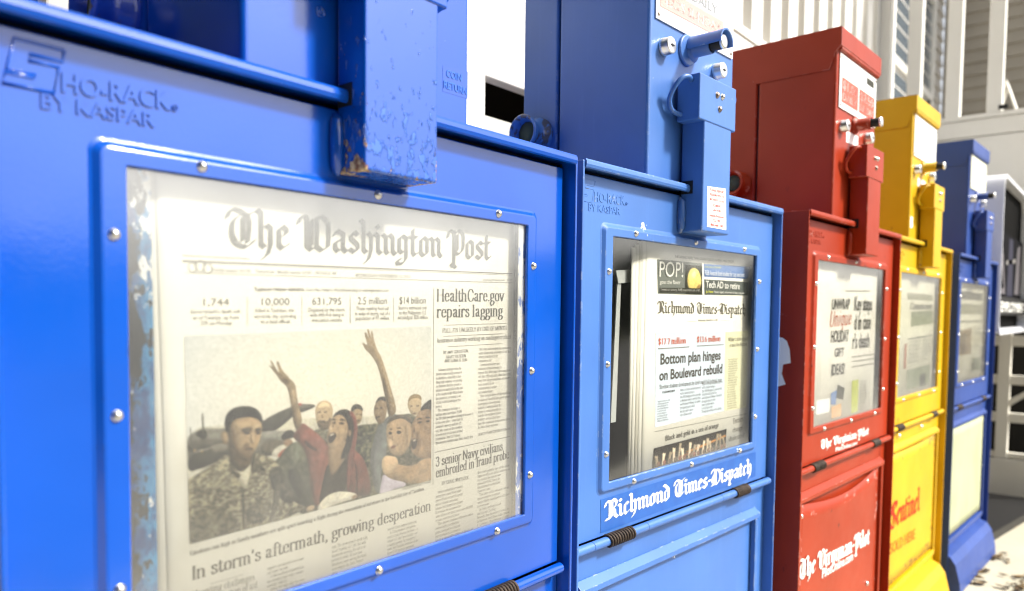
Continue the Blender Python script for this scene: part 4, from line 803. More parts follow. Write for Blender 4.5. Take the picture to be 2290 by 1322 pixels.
((108,84,54),0,'s',(0,0),2,[317,247,342,278,354,270,342,251]),
((150,118,80),13,'s',(0,-34),1,[744,831,774,777,828,855,907,880,953,847,1048,851,1068,1050,917,997,819,954,756,903]),
((140,108,74),14,'s',(-36,0),1,[886,646,898,605,916,566,947,520,1008,485,1067,686,1038,860,953,847,909,814,888,775,898,713]),
((42,36,28),0,'s',(0,0),1,[938,527,962,492,1008,463,1047,548,1009,546,971,525,949,540]),
((50,30,24),0,'s',(0,0),1,[893,712,915,702,925,720,920,771,902,779,893,755]),
((206,194,176),0,'s',(0,0),1,[898,715,916,709,920,721,902,725]),
((116,88,58),6,'s',(0,0),6,[916,663,931,667,940,723,931,787,920,806,927,742]),
((46,34,26),0,'s',(0,0),1,[916,590,938,577,956,594,938,590]),
((46,34,26),0,'s',(0,0),1,[962,586,984,580,999,596,980,592]),
((52,40,30),0,'s',(0,0),1,[920,610,938,599,953,611,938,618]),
((52,40,30),0,'s',(0,0),1,[964,608,984,602,996,613,981,621]),
((110,84,56),0,'s',(0,0),1,[909,619,897,664,913,678]),
((160,130,94),15,'s',(-30,-10),1,[764,629,771,578,796,544,837,537,877,565,895,626,893,701,872,771,837,802,799,784,774,737]),
((196,166,126),0,'s',(0,0),3,[777,673,796,688,803,732,777,728]),
((168,136,98),6,'s',(0,0),6,[854,585,895,626,890,733,863,780,872,696]),
((84,68,48),0,'s',(0,0),1,[778,617,793,614,799,626,786,623]),
((84,68,48),0,'s',(0,0),1,[815,621,834,615,844,630,828,626]),
((92,76,54),10,'s',(0,0),1,[766,587,783,552,813,537,854,539,890,567,902,613,881,597,854,566,820,561,789,572]),
((36,28,22),0,'s',(0,0),1,[773,641,784,631,798,643,788,655]),
((36,28,22),0,'s',(0,0),1,[813,646,828,635,844,649,830,663]),
((130,78,62),0,'s',(0,0),1,[787,726,808,721,815,735,799,744,789,737]),
((140,110,76),0,'s',(0,0),1,[796,646,789,687,803,696]),
((188,158,118),6,'s',(-20,-14),1,[741,830,749,781,777,776,820,800,828,855,785,896,755,892]),
((188,180,204),8,'s',(0,0),1,[727,1024,740,934,749,876,785,927,867,972,863,999,794,994]),
((206,203,190),16,'s',(-16,-20),1,[450,1001,468,957,498,929,542,920,594,941,627,965,632,983,593,993,541,993,484,1002]),
((150,124,92),6,'s',(0,0),1,[408,970,428,960,446,969,442,992,414,997]),
((132,104,76),0,'s',(0,0),1,[601,970,629,967,632,985,609,993])]
# ================================================================ newspaper boxes
YD, YT, YH = .0128, .016, -.020        # door, tower and handle-housing faces behind the front edge
BOXES = [(0.0, 0.0, 0.0, 0.0), (.54127, .00874, .0031, -.04785), (1.10598, -.04045, .0069, -.03802), (1.65369, -.04644, .0110, -.03267), (2.21808, -.0736, .0074, -.04679)]
XL, XR = -.018, .5
def locks(root_part, Z, tw):
    for x, z, r in ((.1623, .1675, .0105), (.2986, .1696, .0105)):
        mb = MB(); mb.lathe((x, YT-.0003, Z(z)), (0, -1, 0), [(r*1.05, 0), (r*1.05, .004), (r, .0045), (r, .0115), (r*.93, .0125), (r*.8, .0128), (.0001, .0129)], 28)
        l = mb.build('lock', CHROME, root_part)
        k = MB(); k.lathe((x, YT-.0134, Z(z)), (0, -1, 0), [(.0021, 0), (.0021, .0003)], 12); k.box(x-.0042, x+.0042, YT-.0138, YT-.0133, Z(z)-.0008, Z(z)+.0008)
        k.build('keyhole', BLACK, l)
def newspaper_box(i, label, o):
    bx, by, bz, yaw = BOXES[i]; H = H0+bz; P = PAINT[i]; Z = lambda z: z+H
    root = thing('newspaper_box', label, 'newspaper box', (bx, by, 0), yaw, 'newspaper boxes in a row')
    D = .30
    # ---- cabinet: side sheets standing proud of the door, top with rolled lip, back, foot
    mb = MB()
    mb.box(XL, XL+.0035, 0, D, .0, H); mb.box(XR-.0035, XR, 0, D, .0, H)
    mb.box(XL+.0035, XR-.0035, D-.003, D, .02, H-.004)
    lip = [(D-.0032, -.0005), (D-.0032, -.0040), (.0045, -.0040), (.0030, -.0072), (.0006, -.0080), (-.0012, -.0070), (-.0022, -.0040), (-.0018, -.0005), (-.0004, .0016), (.0020, .0022), (.010, .0012)]
    mb.prism([(y, Z(z)) for y, z in lip], 0, XL+.0036, XR-.0036)
    mb.box(XL+.0036, XR-.0036, YD+.001, D-.0035, .03, .033)
    cab = mb.build('cabinet', P, root, .0011)
    mb = MB()       # dark liner behind the window
    mb.box(XL+.006, XR-.006, .115, .118, H-.44, H-.006); mb.box(XL+.0045, XL+.006, YD+.004, .118, H-.44, H-.006); mb.box(XR-.006, XR-.0045, YD+.004, .118, H-.44, H-.006)
    mb.box(XL+.006, XR-.006, YD+.010, .115, H-.44, H-.437); mb.box(XL+.006, XR-.006, YD+.010, .115, H-.0075, H-.006)
    mb.build('inner_liner', DARK, root)
    # ---- foot
    mb = MB(); mb.prism([(YD+.02, .115), (-.004, .100), (-.018, .080), (-.030, .030), (-.032, .0), (YD+.02, .0)], 0, XL+.004, XR-.03)
    mb.build('foot', P, root, .004, 3)
    # ---- door with a pressed frame round the window
    zt, zb = -.0107, -.4245
    n = 6; mb = MB()
    dx0, dx1 = XL+.005, .4915
    ex0, ex1, ez0, ez1 = .0334, .447, -.3745, -.0615
    wx0, wx1, wz0, wz1 = .0522, .4292, -.3610, -.0757
    rings = [rrect(dx0, dx1, Z(zb), Z(zt), .0012, YD+.012, n), rrect(dx0, dx1, Z(zb), Z(zt), .0012, YD+.001, n), rrect(dx0+.001, dx1-.001, Z(zb)+.001, Z(zt)-.001, .0012, YD, n),
             rrect(ex0-.001, ex1+.001, Z(ez0)-.001, Z(ez1)+.001, .0085, YD, n), rrect(ex0+.001, ex1-.001, Z(ez0)+.001, Z(ez1)-.001, .0075, YD-.0008, n),
             rrect(ex0+.0042, ex1-.0042, Z(ez0)+.0042, Z(ez1)-.0042, .0055, YD-.0040, n), rrect(ex0+.0056, ex1-.0056, Z(ez0)+.0056, Z(ez1)-.0056, .0045, YD-.0044, n),
             rrect(wx0-.0008, wx1+.0008, Z(wz0)-.0008, Z(wz1)+.0008, .0012, YD-.0044, n), rrect(wx0, wx1, Z(wz0), Z(wz1), .001, YD-.0037, n), rrect(wx0, wx1, Z(wz0), Z(wz1), .001, YD-.0014, n)]
    mb.loft(rings, True, (False, False), False)
    door = mb.build('door', P, root)
    for p in door.data.polygons: p.use_smooth = False
    pm = MB(); pm.box(wx0-.008, wx1+.008, YD-.0013, YD-.0005, Z(wz0)-.008, Z(wz1)+.008)
    pm.build('pane', o['pane'], door)
    for sx, sz in ((.0985, -.0690), (.2418, -.0692), (.3856, -.0689), (.4386, -.1147), (.4378, -.2182), (.4372, -.3222), (.1042, -.3680), (.2440, -.3680), (.3880, -.3682), (.0446, -.1163), (.0448, -.2227), (.0450, -.3270)):
        s = MB(); s.dome((sx, YD-.0044, Z(sz)), (0, -1, 0), .0033, .0027, 18); s.build('screw', o['screw'], door)
    # ---- raised maker's name
    mb = MB(); y0, y1 = YD+.0002, YD-(.0011 if i == 0 else .0005)
    def raised(txt, xa, za, xb, zb_, h, bold):
        v, f, w, cap = sans(txt, bold)
        sp = .10 if False else 0
        k = len(v)
        P2_ = [(xa+(xb-xa)*a/w, za+(zb_-za)*a/w+b*h/cap) for a, b in v]
        mb.add([(x, y1, Z(z)) for x, z in P2_], f)
        ed = {}
        for q in f:
            for a, b in zip(q, q[1:]+q[:1]): ed[(a, b)] = ed.get((a, b), 0)+1
        bd = [(a, b) for a, b in ed if (b, a) not in ed]
        mb.add([(x, y1, Z(z)) for x, z in P2_]+[(x, y0, Z(z)) for x, z in P2_], [(a, b, b+k, a+k) for a, b in bd])
    raised('HO-RACK', .0195, -.0392, .0805, -.0368, .0105, .022); raised('®', .0812, -.0372, .0850, -.037, .004, 0)
    raised('BY KASPAR', .0090, -.0505, .0705, -.0492, .0080, .012)
    for d in (0, .0028):    # the slanted double-line initial
        a = [(.0185, -.0205), (.0015, -.0205), (-.0012, -.0300), (.0125, -.0300), (.0105, -.0375), (-.0078, -.0375)]
        b = [(.0200, -.0160), (-.0022, -.0160), (-.0062, -.0345), (.0078, -.0345), (.0070, -.0338)]
        pth = a if d else [(.0212, -.0165), (-.0030, -.0165), (-.0068, -.0335), (.0068, -.0335), (.0058, -.0352), (-.0075, -.0352), (-.0090, -.0412), (.0155, -.0412), (.0182, -.0265), (.0035, -.0265), (.0042, -.0230), (.0200, -.0230), (.0212, -.0165)]
        if not d: mb.tube([(x, YD, Z(z)) for x, z in pth], (.0011 if i == 0 else .0004), 6)
    let = mb.build('raised_lettering', P, door)
    # ---- hinge rod with springs
    mb = MB(); hz = Z(-.4300); hy = YD-.0045
    for xa, xb in ((XL+.006, .0200), (.0208, .1320), (.1328, .3290), (.3298, .4900)): mb.tube([(xa, hy, hz), (xb, hy, hz)], .0056, 14)
    hinge = mb.build('hinge', P, root)
    for xa, xb in ((.0490, .1010), (.3720, .4140)):
        mb = MB(); turns = 10; N = turns*14
        mb.tube([(xa+(xb-xa)*k/N, hy+.0068*math.cos(2*math.pi*k/14), hz+.0068*math.sin(2*math.pi*k/14)) for k in range(N+1)], .0017, 7)
        mb.build('spring', o['spring'], hinge)
    # ---- fixed front below the hinge
    mb = MB(); yl = YD+.004
    mb.box(XL+.004, XR-.004, yl, yl+.003, .098, H-.4335)
    fr = [(XL+.009, -.470), (.4615, -.4755)]
    a, b = (.0005, -.4700), (.4600, -.4745); zl = -.800
    # card frame: sloping top rail, right rail, bottom rail
    mb.prism([(yl-.0005, Z(-.468)), (yl-.010, Z(-.4765)), (yl-.010, Z(-.4835)), (yl-.0005, Z(-.4840))], 0, .0005, .4610)
    mb.prism([(.4490, yl-.0005), (.4490, yl-.0085), (.4560, yl-.0095), (.4612, yl-.0005)], 2, Z(zl), Z(-.4842))
    mb.prism([(.0005, yl-.0005), (.0020, yl-.0085), (.0120, yl-.0085), (.0125, yl-.0005)], 2, Z(zl), Z(-.4842))
    mb.box(.0005, .4612, yl-.009, yl-.0004, Z(zl)-.014, Z(zl)-.0003)
    mb.build('lower_panel', o.get('low_paint', P), root, .0009)
    if o.get('card'):
        c0, c1, mat, bow = o['card']
        NX, NZ = 24, 12; ct, cb = -.4870, zl+.006
        v = []
        for jz in range(NZ+1):
            for jx in range(NX+1):
                s = jx/NX; t = jz/NZ
                x = c0+(c1-c0)*s; zz = ct-bow*math.sin(math.pi*min(1, s*1.05))*(1-t)+ (cb-ct)*t*1.0
                v.append((x, yl-.0030-.006*bow/.018*math.sin(math.pi*s)*(1-t)**2, Z(zz)))
        f = [(j*(NX+1)+k, j*(NX+1)+k+1, (j+1)*(NX+1)+k+1, (j+1)*(NX+1)+k) for j in range(NZ) for k in range(NX)]
        m2 = MB(); m2.add(v, f, True); card = m2.build('rack_card', mat, root)
        sol = card.modifiers.new('thick', 'SOLIDIFY'); sol.thickness = .0008
        for it in o.get('card_text', ()): printed('card_lettering', [it], lambda x, z: (x, yl-.0046-(.006*bow/.018*.12), Z(z)), card)
    if o.get('slot'):
        m2 = MB()
        for q in o['slot']: m2.box(q[0], q[1], yl-.0008, yl-.0003, Z(q[3]), Z(q[2]))
        m2.build('dark_slot', BLACK, root)
    if o.get('bolts'):
        for sx, sz in o['bolts']:
            s = MB(); s.dome((sx, yl-.0042, Z(sz)), (0, -1, 0), .0042, .0028, 14); s.build('bolt', STEEL, root)
    # ---- coin tower: front column, back column behind a dark seam, cap
    t0, t1, tt = .1312, .3515, .330
    mb = MB(); mb.box(t0, t1, YT, .1572, Z(-.003), Z(.322)); tower = mb.build('coin_tower', P, root, .0042, 4)
    mb = MB(); mb.box(t0+.001, t1-.001, .1610, .2225, Z(.001), Z(.318)); mb.build('back_column', P, tower, .003, 3)
    mb = MB(); mb.box(t0+.006, t1-.006, .1550, .1630, Z(.002), Z(.300)); mb.build('dark_seam', BLACK, tower)
    cap = [(.0085, .3330), (.2245, .3330), (.2245, .3080), (.1615, .2620), (.0275, .2620), (.0190, .2905), (.0085, .3010)]
    mb = MB(); mb.prism([(y, Z(z)) for y, z in cap], 0, t0-.0018, t1+.0018); mb.build('tower_cap', P, tower, .0016)
    mb = MB(); mb.tube([(t0+.004, YT-.0030, Z(.2975)), (t1-.004, YT-.0030, Z(.2975))], .0042, 10); mb.build('plate_rail', P, tower)
    # price plate
    mb = MB(); mb.box(.1415, .3440, YT-.0022, YT-.0006, Z(.1975), Z(.2920)); plate = mb.build('price_plate', o['plate'], tower, .0004)
    for sx, sz in ((.1475, .2035), (.3380, .2035), (.1475, .2860), (.3380, .2860)):
        s = MB(); s.dome((sx, YT-.0022, Z(sz)), (0, -1, 0), .0022, .0014, 10); s.build('plate_screw', BOLT, plate)
    if o.get('plate_text'): printed('price_lettering', o['plate_text'], lambda x, z: (x, YT-.0027, Z(z)), plate, o.get('plate_quads', ()))
    locks(tower, Z, o)
    # coin button
    kx, kz = .2304, .1815
    mb = MB(); mb.lathe((kx, YT, Z(kz)), (0, -1, 0), [(.0165, 0), (.0165, .003), (.0125, .006), (.0110, .007), (.0110, .030), (.0098, .0305), (.0098, .026), (.0001, .026)], 28); knob = mb.build('coin_button', P, tower)
    mb = MB(); mb.lathe((kx, YT-.024, Z(kz)), (0, -1, 0), [(.0078, 0), (.0078, .0205), (.0070, .0212)], 20); mb.build('plunger', BLACK, knob)
    mb = MB(); mb.lathe((kx, YT-.0448, Z(kz)), (0, -1, 0), [(.0086, 0), (.0090, .0012), (.0086, .0030), (.006, .0036), (.0001, .0037)], 24); mb.build('button_cap', CHROME, knob)
    if o.get('hood'):
        mb = MB(); K = 16; outer = []; inner = []
        rings = []
        for yy, r_, ex in ((YT-.001, .0180, 0), (YT-.010, .0172, 0), (YT-.040, .0165, .0), (YT-.0515, .0172, .004)):
            ang = [R(-8+196*k/K) for k in range(K+1)]
            ro = [(kx+r_*math.cos(a), yy, Z(kz-.001)+r_*math.sin(a)) for a in ang]
            ri = [(kx+(r_-.0022)*math.cos(a), yy, Z(kz-.001)+(r_-.0022)*math.sin(a)) for a in reversed(ang)]
            rings.append(ro+ri)
        mb.loft(rings, True, (True, True), True); mb.build('button_hood', P, knob, .0007)
        mb = MB(); mb.lathe((kx-.012, YT-.0004, Z(kz-.004)), (0, -1, 0), [(.020, 0), (.020, .0022), (.018, .003)], 26); mb.build('escutcheon', P, knob)
    # bumper on the side of the back column
    mb = MB(); mb.lathe((t0+.001, .192, Z(.078)), (-1, 0, 0), [(.0245, 0), (.0245, .006), (.0185, .012), (.0180, .022), (.0225, .030), (.0235, .036), (.0215, .0365), (.0165, .030), (.0150, .020), (.0001, .020)], 28)
    bump_ = mb.build('bumper', o.get('bump', P), tower)
    mb = MB(); mb.lathe((t0-.0185, .192, Z(.078)), (-1, 0, 0), [(.0148, 0), (.0148, .006), (.0001, .0062)], 20); mb.build('bumper_plug', o['plug'], bump_)
    # ---- handle housing hung over the lip, on the door
    mb = MB(); mb.box(.2055, .2785, YH, YD-.0006, Z(-.0585), Z(.1000)); hs_ = mb.build('handle_housing', o.get('housing', P), root, .0022, 3)
    mb = MB(); mb.box(.1895, .2875, YH-.0012, YD-.002, Z(.0795), Z(.1365)); mb.build('housing_head', P, hs_, .0018, 3)
    mb = MB(); mb.tube([(.2052, .0128, Z(-.015)), (.2035, .0092, Z(-.020)), (.2030, .0088, Z(-.036)), (.2035, .0092, Z(-.053)), (.2052, .0128, Z(-.058))], [.003, .0052, .0056, .0052, .003], 10); mb.build('weld_bead', P, hs_)
    mb = MB(); mb.box(.2050, .2058, -.0055, .0110, Z(-.0100), Z(.0065)); mb.build('lip_slot', BLACK, hs_)
    for sg, x0 in ((-1, .1895), (1, .2875)):
        pts = [(0, -.010, .1285), (.012, -.0135, .1305), (.022, -.010, .1275), (.0275, -.001, .117), (.0270, .008, .104), (.0215, .0105, .094), (.012, .0098, .0895), (0, .0060, .0880)]
        cv = _curve([np.array(p) for p in pts])
        mb = MB(); mb.tube([(x0+sg*(p[0]-.002), p[1]*.8, Z(p[2])) for p in cv], .0031, 10); mb.build('handle_loop', o.get('loop', P), hs_)
    for sx, sz, rb, mt in ((.2345, .1175, .0038, BOLT), (.2490, .1182, .0038, STEEL), (.2420, .1010, .0038, BOLT)):
        s = MB(); s.dome((sx, YH-.0012, Z(sz)), (0, -1, 0), rb, .0030, 14); s.build('bolt', mt, hs_)
    return root, door, hs_, tower, Z
# ================================================================ the five boxes
PLUG = plain('greenish_grimy_rubber', (.07, .09, .06), .8)
BUMP2 = paint('worn_blue_bumper', (.05, .17, .5), .45, 1.5, stain=(.05, .035, .02), stain_amt=.16, seed=12)
BUMP1 = paint('rusty_blue_bumper', (.010, .06, .45), .35, 1.5, stain=(.07, .045, .03), stain_amt=.14, seed=11)
base = dict(screw=STEEL, spring=RUST, plug=PLUG, plate=WHITE_PLATE)
for c, v in {'rb': (.62, .12, .09), 'rp': (.72, .36, .33), 'gy': (.30, .31, .33), 'gl': (.34, .36, .30), 'dr': (.5, .08, .07)}.items(): INK[c] = v
plate2 = [['sb', '$2.25 SUNDAY', 'w', .1600, .2195, .3050, .2225, .0120], ['sb', 'DAILY', 'gy', .2250, .2440, .2960, .2455, .0120]]
plate2q = [('rp', [(.1500, .2135), (.3130, .2165), (.3130, .2410), (.1500, .2380)])]
plate3 = [['sb', '$1.00', 'w', .1560, .2330, .2340, .2330, .0150], ['sb', 'DAILY', 'w', .1580, .2140, .2320, .2140, .0120], ['sb', '$2.50', 'w', .2510, .2330, .3290, .2330, .0150], ['sb', 'SUNDAY', 'w', .2500, .2140, .3300, .2140, .0120]]
plate3q = [('rb', [(.1520, .2090), (.2390, .2090), (.2390, .2520), (.1520, .2520)]), ('rb', [(.2460, .2090), (.3350, .2090), (.3350, .2520), (.2460, .2520)]), ('kk', [(.2860, .2700), (.3280, .2700), (.3280, .2820), (.2860, .2820)])]
plate4q = [('gl', [(.1600, .2560), (.3000, .2560), (.3000, .2600), (.1600, .2600)]), ('gl', [(.2250, .2300), (.3200, .2300), (.3200, .2330), (.2250, .2330)]), ('gl', [(.1700, .2750), (.2000, .2750), (.2000, .2850), (.1700, .2850)])]
plate5q = [('gl', [(.2050, .2500), (.2500, .2500), (.2500, .2900), (.2050, .2900)]), ('gl', [(.2800, .2600), (.3100, .2600), (.3100, .2850), (.2800, .2850)])]
def poster_mat():
    t = NT('pale_green_poster'); n = t.noise(9, 4, .6, t.map((1, 1, .6))); g = t.noise(1, 3, .6, t.map((8, 1, 60)))
    c = t.mix(t.ramp(n, .35, .65), (.45, .45, .28), (.33, .37, .22))
    return t.set(base=t.mix(t.math('MULTIPLY', t.ramp(g, .5, .65), .25), c, (.30, .33, .26)), rough=.6)
POSTER = poster_mat()
opts = [
 dict(base, pane=PANE1, housing=CHIP, bump=BUMP1),
 dict(base, pane=PANE2, bump=BUMP2, plate_text=plate2, plate_quads=plate2q, hood=1),
 dict(base, pane=PANE3, plate_text=plate3, plate_quads=plate3q, card=(.0130, .4440, P3, .016), card_text=B3l, slot=[(.4020, .4240, -.505, -.700)], bolts=[(.3681, -.5048), (.0212, -.5077), (.3914, -.7221)]),
 dict(base, pane=PANE3, plate_text=[], plate_quads=plate4q, card=(.0130, .4440, P4, .004), card_text=B4l, slot=[(.3850, .3980, -.540, -.757), (.1100, .3250, -.7760, -.7850)], bolts=[(.10, -.452), (.30, -.452)]),
 dict(base, pane=PANE3, plate=OLD_PLATE, plate_text=[], plate_quads=plate5q, card=(.0140, .4400, POSTER, .002)),
]
labels = ['glossy royal blue newspaper box with flaking rusty handle housing, nearest the camera', 'sky blue newspaper box with white blackletter name on a blue decal',
          'red newspaper box with white blackletter lettering, between sky blue and yellow', 'yellow newspaper box with red lettering on its lower card',
          'navy blue newspaper box with pale poster below its window, farthest in the row']
built = [newspaper_box(i, labels[i], opts[i]) for i in range(5)]
DOOR = [b[1] for b in built]; ROOT = [b[0] for b in built]; HOUS = [b[2] for b in built]; TOW = [b[3] for b in built]; ZZ = [b[4] for b in built]
def plate_on(name, quad, y, th, mat, parent, Z):
    mb = MB(); mb.loft([[(x, y, Z(z)) for x, z in quad], [(x, y-th, Z(z)) for x, z in quad]]); return mb.build(name, mat, parent)
# nearest box: flecked strips beside the paper, faded label, rivet
for xa, xb, yy, mt in ((.0440, .0790, .0262, FLECK), (.4210, .4440, .0138, PEEL)): plate_on('backing_strip', [(xa, -.066), (xb, -.066), (xb, -.372), (xa, -.372)], yy, .001, mt, DOOR[0], ZZ[0])
INK['fb'] = (.30, .38, .66); INK['fw'] = (.06, .16, .58)
lb = plate_on('faded_label', [(.3188, .0292), (.3500, .0295), (.3500, .0535), (.3188, .0508)], YT-.00005, .00015, plain('faded_label', (.004, .066, .41), .16, .8), TOW[0], ZZ[0])
printed('label_lettering', [['sb', 'COIN', 'fw', .3230, .0425, .3420, .0430, .0060], ['sb', 'RETURN', 'fw', .3200, .0325, .3490, .0325, .0062]], lambda x, z: (x, YT-.0007, ZZ[0](z)), lb)
mb = MB(); mb.lathe((.1933, YT-.0002, ZZ[0](.0575)), (0, -1, 0), [(.0042, 0), (.0042, .0008), (.0030, .0010), (.0028, .0004), (.0012, .0003), (.0010, .0012), (.0001, .0013)], 18); mb.build('rivet', P1, TOW[0])
# sky blue box: decal, service label, page holder
dq = [(.0418, -.3803), (.4515, -.3790), (.4528, -.4176), (.0429, -.4198)]
dc = plate_on('decal', dq, YD-.0001, .0003, DECAL, DOOR[1], ZZ[1])
printed('decal_lettering', sticker, lambda x, z: (x, YD-.0007, ZZ[1](z)), dc)
lb = plate_on('service_label', [(.2160, -.0010), (.2660, .0020), (.2700, -.0520), (.2180, -.0522)], YH-.0001, .0002, LABEL_WHITE, HOUS[1], ZZ[1])
txts = ['PLEASE REPORT', 'PROBLEMS WITH THIS', 'MACHINE BY CALLING', 'RICHMOND', '644-4181', 'Outside Richmond', 'TOLL FREE', '1-800-468-3382']
its = []
for k, s in enumerate(txts):
    w = .040 if k in (0, 1, 2, 5, 7) else .022
    zc = -.0058-.0060*k-(.0012 if k > 2 else 0)-(.0012 if k > 4 else 0)
    its.append(['sb', s, 'dr', .2425-w/2, zc, .2425+w/2, zc+.0006, .0034])
printed('label_lettering', its, lambda x, z: (x, YH-.0006, ZZ[1](z)), lb)
mb = MB(); Z = ZZ[1]
mb.prism([(.1040, Z(-.1117)), (.1372, -.1090+Z(0)), (.1428, Z(-.1246)), (.1093, Z(-.1274))], 1, .0400, .0412)
mb.prism([(.1100, Z(-.1276)), (.1180, Z(-.1268)), (.1120, Z(-.300)), (.1010, Z(-.300))], 1, .0420, .0435)
mb.build('page_holder', plain('grey_page_holder', (.42, .44, .44), .35), ROOT[1])
# red box: small labels and door name
printed('door_lettering', B3d, lambda x, z: (x, YD-.0005, ZZ[2](z)), DOOR[2])
plate_on('coin_label', [(.1880, .1650), (.2540, .1658), (.2540, .1463), (.1890, .1446)], YT-.0001, .0003, LABEL_WHITE, TOW[2], ZZ[2])
plate_on('coin_label', [(.1880, .1530), (.2600, .1530), (.2600, .1380), (.1880, .1330)], YT-.0001, .0003, LABEL_WHITE, TOW[3], ZZ[3])
plate_on('coin_label', [(.1370, .0569), (.1576, .0576), (.1600, .0319), (.1380, .0306)], YT-.0001, .0003, LABEL_WHITE, TOW[3], ZZ[3])

# ================================================================ newspapers behind the panes
def newspaper(i, label, yp, sheets, mat, group='newspapers on display in the boxes'):
    bx, by, bz, yaw = BOXES[i]; H = H0+bz; zb = H-.425; xc = .24
    c, s = math.cos(yaw), math.sin(yaw)
    root = thing('newspaper', label, 'newspaper', (bx+c*xc-s*yp, by+s*xc+c*yp, zb), yaw, group)
    put = lambda x, z, d=0.0: (x-xc, d, z+H-zb)
    for k, (xa, xb, x1, zt, dy, mt) in enumerate(sheets):
        mb = MB(); N = 14
        prof = [(0, .0022), (.002, .0009), (.005, .0002), (.010, 0)]
        rows = []
        for zz, x0 in ((zt, xa), (-.425, xb)):
            xs = [(x0+a, d) for a, d in prof]+[(x0+.010+(x1-x0-.010)*t/N, 0) for t in range(1, N+1)]
            rows.append([put(x, zz, d+dy) for x, d in xs])
        mb.loft(rows, False, (False, False), True)
        o = mb.build('front_sheet' if k == 0 else 'inner_sheet', mt, root)
        sol = o.modifiers.new('thick', 'SOLIDIFY'); sol.thickness = .0004; sol.offset = -1 if False else 1
    return root, (lambda x, z: put(x, z, -.0007)), (lambda x, z: put(x, z, -.0011))
n1, p1, p1b = newspaper(0, 'broadsheet with large colour photo of waving people, in the royal blue box', .0225,
    [(.0752, .0812, .4250, -.068, 0, PAPER), (.0722, .0752, .4215, -.067, .0012, PAPER), (.0690, .0712, .4200, -.066, .0024, PAGE_EDGE)], PAPER)
printed('masthead', B1[:1], p1, n1)
printed('weather_line', B1[1:5], p1, n1, R1[:3])
printed('statistics', B1[5:27], p1, n1, R1[4:8])
printed('headline', B1[27:29], p1, n1)
printed('article', B1[29:36], p1, n1, [R1[3]]+R1[8:12])
printed('headline', B1[36:38], p1, n1)
printed('article', B1[38:41], p1, n1)
printed('caption', B1[41:43], p1, n1)
printed('headline', B1[43:44], p1, n1)
printed('article', B1[44:], p1, n1, R1[12:])
picture('photograph', print_picture(PH, 400, 250, (230, 227, 215), (194, 205, 220)), photo1, p1, n1)
mb = MB()       # little sun and cloud of the weather line
cx, cz = (icon[0][0]+icon[1][0])/2, (icon[0][1]+icon[2][1])/2
for q, (dx, dz, r_) in enumerate(((-.004, .0004, .0032), (.001, .0014, .0038), (.006, .0002, .0034))):
    for k in range(18):
        a0, a1 = 2*math.pi*k/18, 2*math.pi*(k+1)/18
        mb.add([p1b(cx+dx+r*math.cos(a), cz+dz+r*math.sin(a)) for r, a in ((r_, a0), (r_, a1), (r_-.0004, a1), (r_-.0004, a0))], [(0, 1, 2, 3)])
mb.build('weather_icon', ink('m'), n1)
n2, p2, p2b = newspaper(1, 'broadsheet headed by a grey and blue teaser strip, in the sky blue box', .026,
    [(.1500, .1475, .4535, -.066, 0, PAPER), (.1432, .1400, .4500, -.070, .0014, PAPER), (.1380, .1350, .4490, -.074, .0028, PAGE_EDGE), (.1330, .1300, .4480, -.078, .0042, PAPER), (.1274, .1279, .4470, -.082, .0056, PAPER)], PAPER)
printed('teaser', [], p2, n2, R2[:4]); 
printed('teaser_lettering', B2[1:9], (lambda x, z: (p2b(x, z)[0], -.0018, p2b(x, z)[2])), n2, R2[1:2])
printed('masthead', B2[9:11]+B2[:1], p2, n2, R2[7:9])
printed('story_tint', [], p2, n2, R2[4:6])
printed('headline', B2[11:15], p2b, n2, R2[9:])
printed('article', B2[15:19]+B2[20:23]+B2[23:], p2b, n2, R2[6:7])
printed('caption', B2[19:20], p2b, n2)
ops2 = [((196, 120, 40), 14, 's', (0, 0), 2, [380,640,520,560,700,470,960,300,1000,330,1000,420,740,560,520,720]), ((150, 80, 30), 10, 's', (0, 0), 2, [300,760,420,700,560,760,520,860,340,860])]
rg2 = np.random.default_rng(9)
for k in range(15):
    x = 40+k*66+rg2.integers(-14, 14); yt_ = 120+rg2.integers(0, 380); w_ = 20+rg2.integers(0, 10); sh_ = rg2.integers(-30, 30); g_ = int(130+rg2.integers(0, 70))
    ops2.append(((g_, g_-16, g_-40), 10, 's', (-30, -30), 1, [x, 1000, x+sh_//2, 600, x+sh_-w_//2, yt_, x+sh_, yt_-90, x+sh_+w_//2, yt_+20, x+sh_+w_, yt_-70, x+sh_+w_+4, yt_+60, x+w_+sh_//2, 620, x+w_+14, 1000]))
    ops2.append(((96+int(rg2.integers(0, 50)), 78, 60), 16, 's', (0, -20), 1, [x+20, 1000, x+14, 800, x+34, 740, x+56, 800, x+52, 1000]))
picture('photograph', print_picture(ops2, 150, 34, (60, 54, 48), (44, 40, 38), 5), photo2, p2b, n2)
ops3 = [((226, 190, 92), 16, 's', (-30, -40), 2, [120,420,240,180,460,80,700,120,900,330,960,600,820,860,520,960,260,880,130,680]), ((245, 222, 150), 10, 's', (0, 0), 3, [300,320,460,190,640,230,600,420,400,480]), ((150, 110, 50), 10, 's', (0, 0), 3, [600,820,820,640,900,700,760,900])]
picture('teaser_photo', print_picture(ops3, 44, 60, (70, 72, 60), (46, 50, 44), 6), popover, p2b, n2)
n3, p3, p3b = newspaper(2, 'newspaper with a holiday gift advertisement, in the red box', .0225,
    [(.0640, .0560, .4200, -.068, 0, PAPER), (.0590, .0500, .4180, -.068, .0012, PAGE_EDGE)], PAPER)
printed('advertisement', B3[:5], p3b, n3, R3[4:8]); printed('headline', B3[5:8], p3b, n3); printed('article', B3[8:], p3b, n3, R3[:4]+R3[8:])
